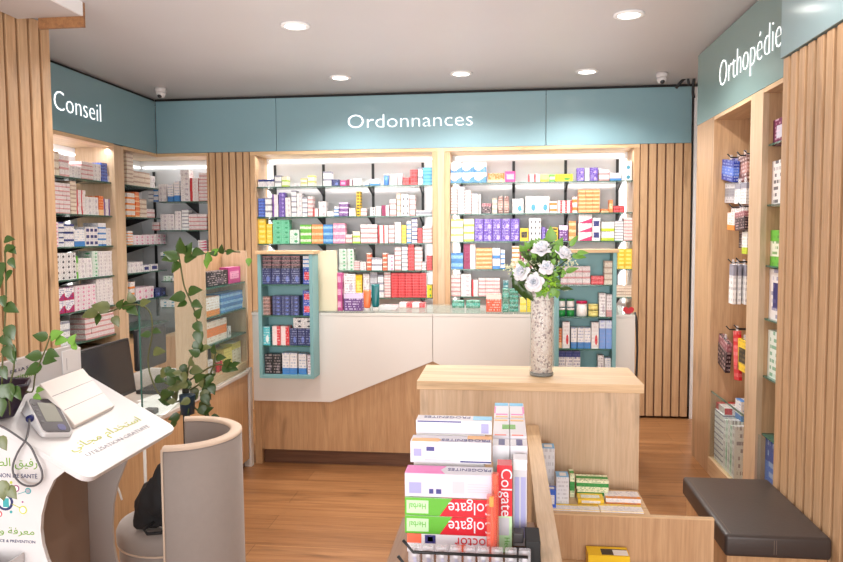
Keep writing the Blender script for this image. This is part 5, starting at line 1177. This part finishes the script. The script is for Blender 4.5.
# dark planter on the kiosk, with leaves above and hanging over it
pb = T3(*tb(3, 417), .001); Yq = pb.y
xc_ = atY(-3, 400, Yq).x; rt = atY(28, 390, Yq).x-xc_; rb_ = atY(15, 424, Yq).x-xc_; zt_, zb_ = atY(0, 383, Yq).z, pb.z
ep = vine_plant('green pothos in a dark plum planter at the left edge on the kiosk', Yq,
  [[(2, 385, 0), (3, 350, 0), (6, 300, 0), (5, 250, 0)], [(10, 384, 0), (14, 366, 0), (12, 346, 0), (2, 340, 0)], [(20, 388, 0), (32, 392, .0), (35, 376, .0), (40, 362, 0), (46, 348, 0), (50, 336, .0)], [(0, 386, 0), (8, 395, -.05), (10, 415, -.09)]],
  [(4, 250, 0, 18, 20, 0), (8, 246, 0, 16, -35, 0), (3, 262, 0, 22, -95, 0), (10, 258, 0, 16, -60, 0), (4, 240, 0, 16, 10, 0), (2, 275, 0, 18, -100, 0), (12, 270, 0, 16, -120, 0), (3, 295, 0, 18, -80, 0), (5, 305, 0, 22, -20, 0), (8, 325, 0, 22, -60, 0), (2, 335, 0, 22, -40, 0),
   (6, 345, 0, 26, -50, 0), (10, 350, 0, 20, -70, 0), (1, 366, 0, 20, -60, 0), (42, 356, 0, 22, 175, 0), (42, 366, 0, 26, 200, 0), (43, 360, 0, 20, 5, 0), (46, 352, 0, 20, -10, 0), (48, 338, 0, 20, 160, 0), (50, 338, 0, 22, 30, 2), (55, 341, 0, 20, 10, 2), (70, 345, 0, 18, 60, 2), (75, 350, 0, 14, 90, 2),
   (36, 390, 0, 12, 10, 2), (34, 395, 0, 12, -20, 2), (2, 384, -.10, 22, -75, 0), (9, 383, -.10, 24, -80, 0), (15, 386, -.10, 20, -65, 0), (1, 398, -.11, 24, -85, 0), (0, 436, -.15, 20, -60, 1), (2, 480, -.15, 26, -80, 1), (8, 486, -.15, 20, -50, 1)],
  base=(xc_, Yq, zb_))
MB().lathe([(rb_*.9, zb_), (rb_, zb_+.004), (rt, zt_-.012), (rt*.98, zt_), (rt*.88, zt_-.004), (rt*.84, zt_-.03)], xc_, Yq, 6).build('planter', 'pot', ep)
MB().lathe([(rt*.83, zt_-.035), (.01, zt_-.03)], xc_, Yq, 12).build('soil', 'soil', ep)
# trailing plant on top of the oak rack
et = vine_plant('small trailing plant with yellow green leaves on top of the oak display rack', 3.95,
  [[(200, 256, .1), (212, 252, .05), (222, 251, .05), (240, 252, .1)], [(206, 254, .0), (205, 262, -.0)]],
  [(210, 262, -.02, 14, 100, 2), (208, 258, -.02, 14, -100, 2), (222, 254, 0, 13, 90, 0), (226, 253, 0, 12, 20, 0), (218, 254, 0, 12, 170, 0), (212, 254, 0, 12, 40, 2), (249, 258, .3, 12, -90, 2)], base=(-1.75, 4.0, 1.456))

# ------------------------------------------------------------------ dome cameras
def dome(u, v, label):
    p = atZ(u, v, ZC); e = empty('security_camera', (p.x, p.y, ZC), label, 'security camera', 'white dome security cameras')
    MB().lathe([(.045, ZC-.0005), (.046, ZC-.03), (.040, ZC-.035)], p.x, p.y, 24).build('base', 'white_gloss', e)
    MB().lathe([(.038, ZC-.035), (.037, ZC-.055), (.026, ZC-.074), (.001, ZC-.082)], p.x, p.y, 24).build('dome', 'white_gloss', e)
    bmesh_l = MB(); bmesh.ops.create_uvsphere(bmesh_l.bm, u_segments=16, v_segments=10, radius=.019, matrix=Matrix.Translation((p.x, p.y-.018, ZC-.067))); bmesh_l.build('lens', 'blackpl', e)
dome(160.5, 88, 'white dome security camera on the ceiling in the back left corner'); dome(662, 73, 'white dome security camera on the ceiling near the Orthopédie cabinet')
# ceiling cable bundle above the right cabinet
o = MB().tube(smooth([atY(676, 88, 6.0), atY(684, 79, 6.0), atY(690, 77, 6.0), atY(695, 77, 6.0)]), .012, 8).build('cable_bundle', 'black')
MB().tube(smooth([atY(688, 78, 5.99), atY(689, 86, 5.99)]), .010, 8).build('cable_end', 'black', o); MB().tube(smooth([atY(694, 78, 5.99), atY(693, 92, 5.99), atY(694, 98, 5.99)]), .012, 8).build('cable_end', 'black', o)
tag(o, 'black cable bundle under the ceiling between back wall and right cabinet', 'cable')

# ------------------------------------------------------------------ Orthopedie cabinet stock
GO = 'boxes in the narrow niche of the right cabinet'
def nbox(key, u0, u1, v0, zb, label, name='product_box', X=XR+.05, dep=.16, vb=None):
    a, b = atX(u0, v0, X), atX(u1, v0, X); y1_, y0_ = a.y, b.y; h = atX((u0+u1)/2, v0, X).z-(zb if vb is None else atX((u0+u1)/2, vb, X).z)
    y0_ = max(y0_, 3.22); y1_ = min(y1_, y_d-.004)
    o = bpy.data.objects.new(name, CK(key)[1]); COL.objects.link(o); o.location = (X, (y0_+y1_)/2, (zb if vb is None else atX((u0+u1)/2, vb, X).z)+.0005); o.rotation_euler = (0, 0, -math.pi/2)
    o.scale = (abs(y1_-y0_), dep, h); return tag(o, label, 'box', GO)
KEYS['SH'] = ('maroon', srgb(110, 30, 80), srgb(200, 200, 215), 'label', (.8, .6, .7), .4)
nbox('SH', 765, 800, 117, ZN[0], 'maroon and grey boxed product on the top glass shelf of the narrow niche')
nbox('WD', 765, 800, 159, ZN[1], 'white box with a black device picture in the narrow right niche', vb=None)
nbox('LG', 769.5, 800, 230, ZN[2], 'bright green box on the third glass shelf of the narrow niche')
nbox('WK', 764.5, 800, 270, ZN[3], 'dark blue and white boxed brace on the fourth shelf of the narrow niche')
nbox('WG', 766, 800, 335, ZN[4], 'white and green box on the fifth shelf of the narrow niche')
nbox('BD', 755, 800, 447, .11, 'dark blue box standing at the bottom of the narrow niche')
# hanging packs in the wide niche
Xh = XR+.10
GH_ = 'packs hanging on hooks in the right cabinet'
def hook(u, v, Xt, label):
    p = atX(u, v, Xt); o = MB().tube([(XD-.001, p.y, p.z-.015), (Xt+.02, p.y, p.z-.015), (Xt, p.y, p.z+.006)], .004, 6).build('display_hook', 'black'); tag(o, label, 'hook', 'black display hooks'); return p
def hang(key, u0, u1, v0, v1, Xf, label, tilt=0, t=.03, n=1):
    a, b = atX(u0, v0, Xf), atX(u1, v0, Xf); z0 = atX((u0+u1)/2, v1, Xf).z; um = (u0+u1)/2
    y0_, y1_ = b.y, a.y; y1_ = min(y1_, y_b-.01); y0_ = max(y0_, y_c+.01)
    e = empty('hanging_pack', (Xf, (y0_+y1_)/2, z0), label, 'hanging pack', GH_)
    T = Matrix.Translation((Xf, (y0_+y1_)/2, a.z)) @ Matrix.Rotation(tilt, 4, 'X') @ Matrix.Rotation(-math.pi/2, 4, 'Z') @ Matrix.Translation((0, 0, z0-a.z)) @ Matrix.Diagonal(((y1_-y0_), t, a.z-z0, 1))
    mb = MB(); unit_box(mb.bm, mb.uv, -.5, .5, 0, 1, 0, 1, 0, T); mb.build('pack', CK(key)[0], e, .002)
    hm = MB(); T2 = Matrix.Translation((Xf+t/2, (y0_+y1_)/2, a.z)); hm.box(-.002, .002, -.02, .02, 0, .03, 0, T2); hm.build('hang_tab', 'clear', e)
for i, (u, v) in enumerate(((718.5, 157), (727.5, 155), (737, 153), (744, 151))): hook(u, v, XR+.04, f'black display hook of the top row in the right cabinet, {ORD[i+1]} from the back wall')
hang('BD', 720, 734, 163, 181, XR+.05, 'front royal blue pack on the leftmost top hook of the right cabinet', .15, .035)
hang('BD', 729, 741, 161, 180, XR+.10, 'royal blue pack behind the front one on the top hooks', .12, .03)
hang('BR', 738, 747, 157, 182, XR+.09, 'dark brown and red pack on the right top hooks', -.05, .03)
hang('GY', 723, 735, 184, 203, XR+.07, 'grey and green blister pack in the second row of the right cabinet', .05, .03)
hang('W3', 735, 740.5, 184, 204, XR+.06, 'first narrow white pack in the second row', .05, .02); hang('W3', 741, 746.5, 183, 204, XR+.06, 'second narrow white pack in the second row', .05, .02)
for i, (u, v) in enumerate(((729, 205), (738, 204))): hook(u, v, XR+.04, f'black display hook of the third row in the right cabinet, {ORD[i+1]} from the back wall')
hang('WO', 727.5, 734.5, 213, 230, XR+.06, 'white and blue pack with orange top in the third row', .05, .025)
hang('KR', 735, 744.5, 212, 230, XR+.05, 'black pack with red and white label in the third row', -.05, .03); hang('W3', 731, 747, 207, 213, XR+.10, 'flat white packs hanging above the third row', 0, .03)
hang('K', 739, 743, 230, 248, XR+.11, 'black strap pack hanging below the third row', 0, .02); hang('WL', 742, 747, 232, 254, XR+.07, 'white and lime pack hanging at the niche edge', 0, .02)
for i, (u, v) in enumerate(((728, 260), (736, 259))): hook(u, v, XR+.04, f'black display hook of the fourth row in the right cabinet, {ORD[i+1]} from the back wall')
for i, (u0, u1) in enumerate(((729.5, 733.5), (734, 738.5), (739, 746))): hang('W3', u0, u1, 264, 304, XR+.06+.03*i, f'{ORD[i+1]} of three long white packs in the middle of the right cabinet', .02, .02)
for i, (u, v) in enumerate(((726, 327), (734, 326))): hook(u, v, XR+.04, f'black display hook of the lowest row in the right cabinet, {ORD[i+1]} from the back wall')
hang('KR', 717.5, 728, 336, 369, XR+.05, 'tilted black and maroon pack on the lowest hook row', .22, .03)
hang('R', 733, 738, 330, 380, XR+.07, 'long red pack hanging in the lowest hook row', -.12, .02); hang('YK', 738, 747, 338, 372, XR+.07, 'grey and yellow pack hanging in the lowest hook row', 0, .03)
# packs behind the glass guard at the bottom of the wide niche
GB = 'white cartons behind the low glass guard'
def gbox(key, Y0, Y1, X0_, dep, z0, h, label, tilt=0):
    o = bpy.data.objects.new('dressing_pack', CK(key)[1]); COL.objects.link(o); o.location = (X0_, (Y0+Y1)/2, z0); o.rotation_euler = (tilt, 0, -math.pi/2); o.scale = (Y1-Y0, dep, h); tag(o, label, 'pack', GB)
yy = y_b-.02
for k in range(9): gbox('W3', yy-.19, yy-.01, XR+.03, .16, .1105+.036*k, .035, f'flat white dressing carton, {ORD[k+1]} up in the stack behind the glass guard')
gbox('WR', yy-.18, yy-.0, XR+.04, .15, .1105+.036*9, .04, 'white carton with red mark atop the stack behind the glass guard', .0)
for k in range(5): gbox('WG' if k % 2 else 'W', yy-.235-.044*k, yy-.195-.044*k, XR+.03, .16, .1105, .30+.012*(k % 3), f'upright white and green pack, {ORD[k+1]} from the stack behind the glass guard')
gbox('WB', yy-.33, yy-.22, XR+.09, .1, .43, .12, 'small white and blue box lying on top of the upright packs behind the guard')

# ------------------------------------------------------------------ light
def area(name, loc, rot, sx, sy, energy, col=(1, .95, .9), spread=math.pi):
    l = bpy.data.lights.new(name, 'AREA'); l.shape = 'RECTANGLE'; l.size = sx; l.size_y = sy; l.energy = energy; l.color = col; l.spread = spread
    o = bpy.data.objects.new(name, l); COL.objects.link(o); o.location = loc; o.rotation_euler = rot; return o
def downlight(p, label, k=1.0):
    e = empty('ceiling_downlight', (p.x, p.y, ZC), label, 'ceiling light', 'round ceiling downlights')
    MB().lathe([(.062, ZC-.001), (.085, ZC-.001), (.085, ZC-.008), (.062, ZC-.012), (.062, ZC-.001)], p.x, p.y, 28).build('ring', 'white', e)
    MB().lathe([(.0615, ZC-.006), (.0615, ZC-.001)], p.x, p.y, 28).build('lens', 'lamp', e)
    return p
ds = [(295, 25, 'round ceiling downlight nearest the camera, left of centre'), (629, 14, 'round ceiling downlight nearest the camera, right of centre'),
      (340, 77, 'leftmost downlight of the far row, above the left back cabinet'), (461, 73, 'middle downlight of the far row, above the word Ordonnances'),
      (587, 71, 'rightmost downlight of the far row, above the right back cabinet')]
def lamp(p, energy, r=.07):  # spot for a downlight, also used for the added fill spots
    l = bpy.data.lights.new('downlight', 'SPOT'); l.energy = energy; l.spot_size = R_(150); l.spot_blend = .6; l.shadow_soft_size = r; l.color = (1, .95, .90)
    o = bpy.data.objects.new('downlight_or_fill_lamp', l); COL.objects.link(o); o.location = (p[0], p[1], ZC-.03)
for u, v, lab in ds:
    p = downlight(atZ(u, v, ZC), lab); lamp(p, E_SPOT)
for p in ((-1.2, 2.6, 0), (.75, 2.6, 0)): lamp(p, E_SPOT*.35)  # added fill spots without a fixture
for p in ((-2.1, 4.3, 0), (-.25, 4.9, 0)): lamp(p, E_SPOT*.8)  # two more added fill spots where no downlight is fitted
# added soft fill light behind the camera, brightens the fronts
area('rear_fill_light', (-.8, -4.0, 1.45), (R_(90), 0, 0), 4.8, 2.6, E_REAR, (1, .98, .97))
# added unseen fill light facing up, to brighten the ceiling
area('ceiling_fill_light', (-.7, 3.2, 2.05), (R_(180), 0, 0), 3.0, 4.2, E_UP, (1, .97, .95))
# led strips in the cabinets
for x0, x1, s in ((LB[0], LB[1], 1), (RB[0], RB[1], 1)):
    area('cabinet_top_led', ((x0+x1)/2, YB+.05, 2.25), (R_(-15), 0, 0), x1-x0-.06, .02, E_LED*1.1, (1, .98, .96))
    area('cabinet_side_led', (x0+.02, YB+.29, 1.6), (0, R_(-90), 0), 1.2, .02, E_LED*.3, (1, .98, .96))
    area('cabinet_side_led', (x1-.02, YB+.29, 1.6), (0, R_(90), 0), 1.2, .02, E_LED*.3, (1, .98, .96))
area('conseil_led', (XL-.05, 5.0, 2.25), (0, R_(15), 0), .02, .9, E_LED*.7, (1, .98, .96))
area('corner_led', (-2.85, YB+.1, 2.25), (0, 0, 0), .5, .02, E_LED*.35, (1, .98, .96))
w = bpy.data.worlds.new('room ambience'); scene.world = w; w.use_nodes = True
w.node_tree.nodes['Background'].inputs[0].default_value = (1, .97, .95, 1); w.node_tree.nodes['Background'].inputs[1].default_value = E_AMB
scene.view_settings.view_transform = 'Standard'; scene.view_settings.look = 'None'; scene.view_settings.gamma = 1; scene.view_settings.use_curve_mapping = False
scene.view_settings.exposure = EXPO
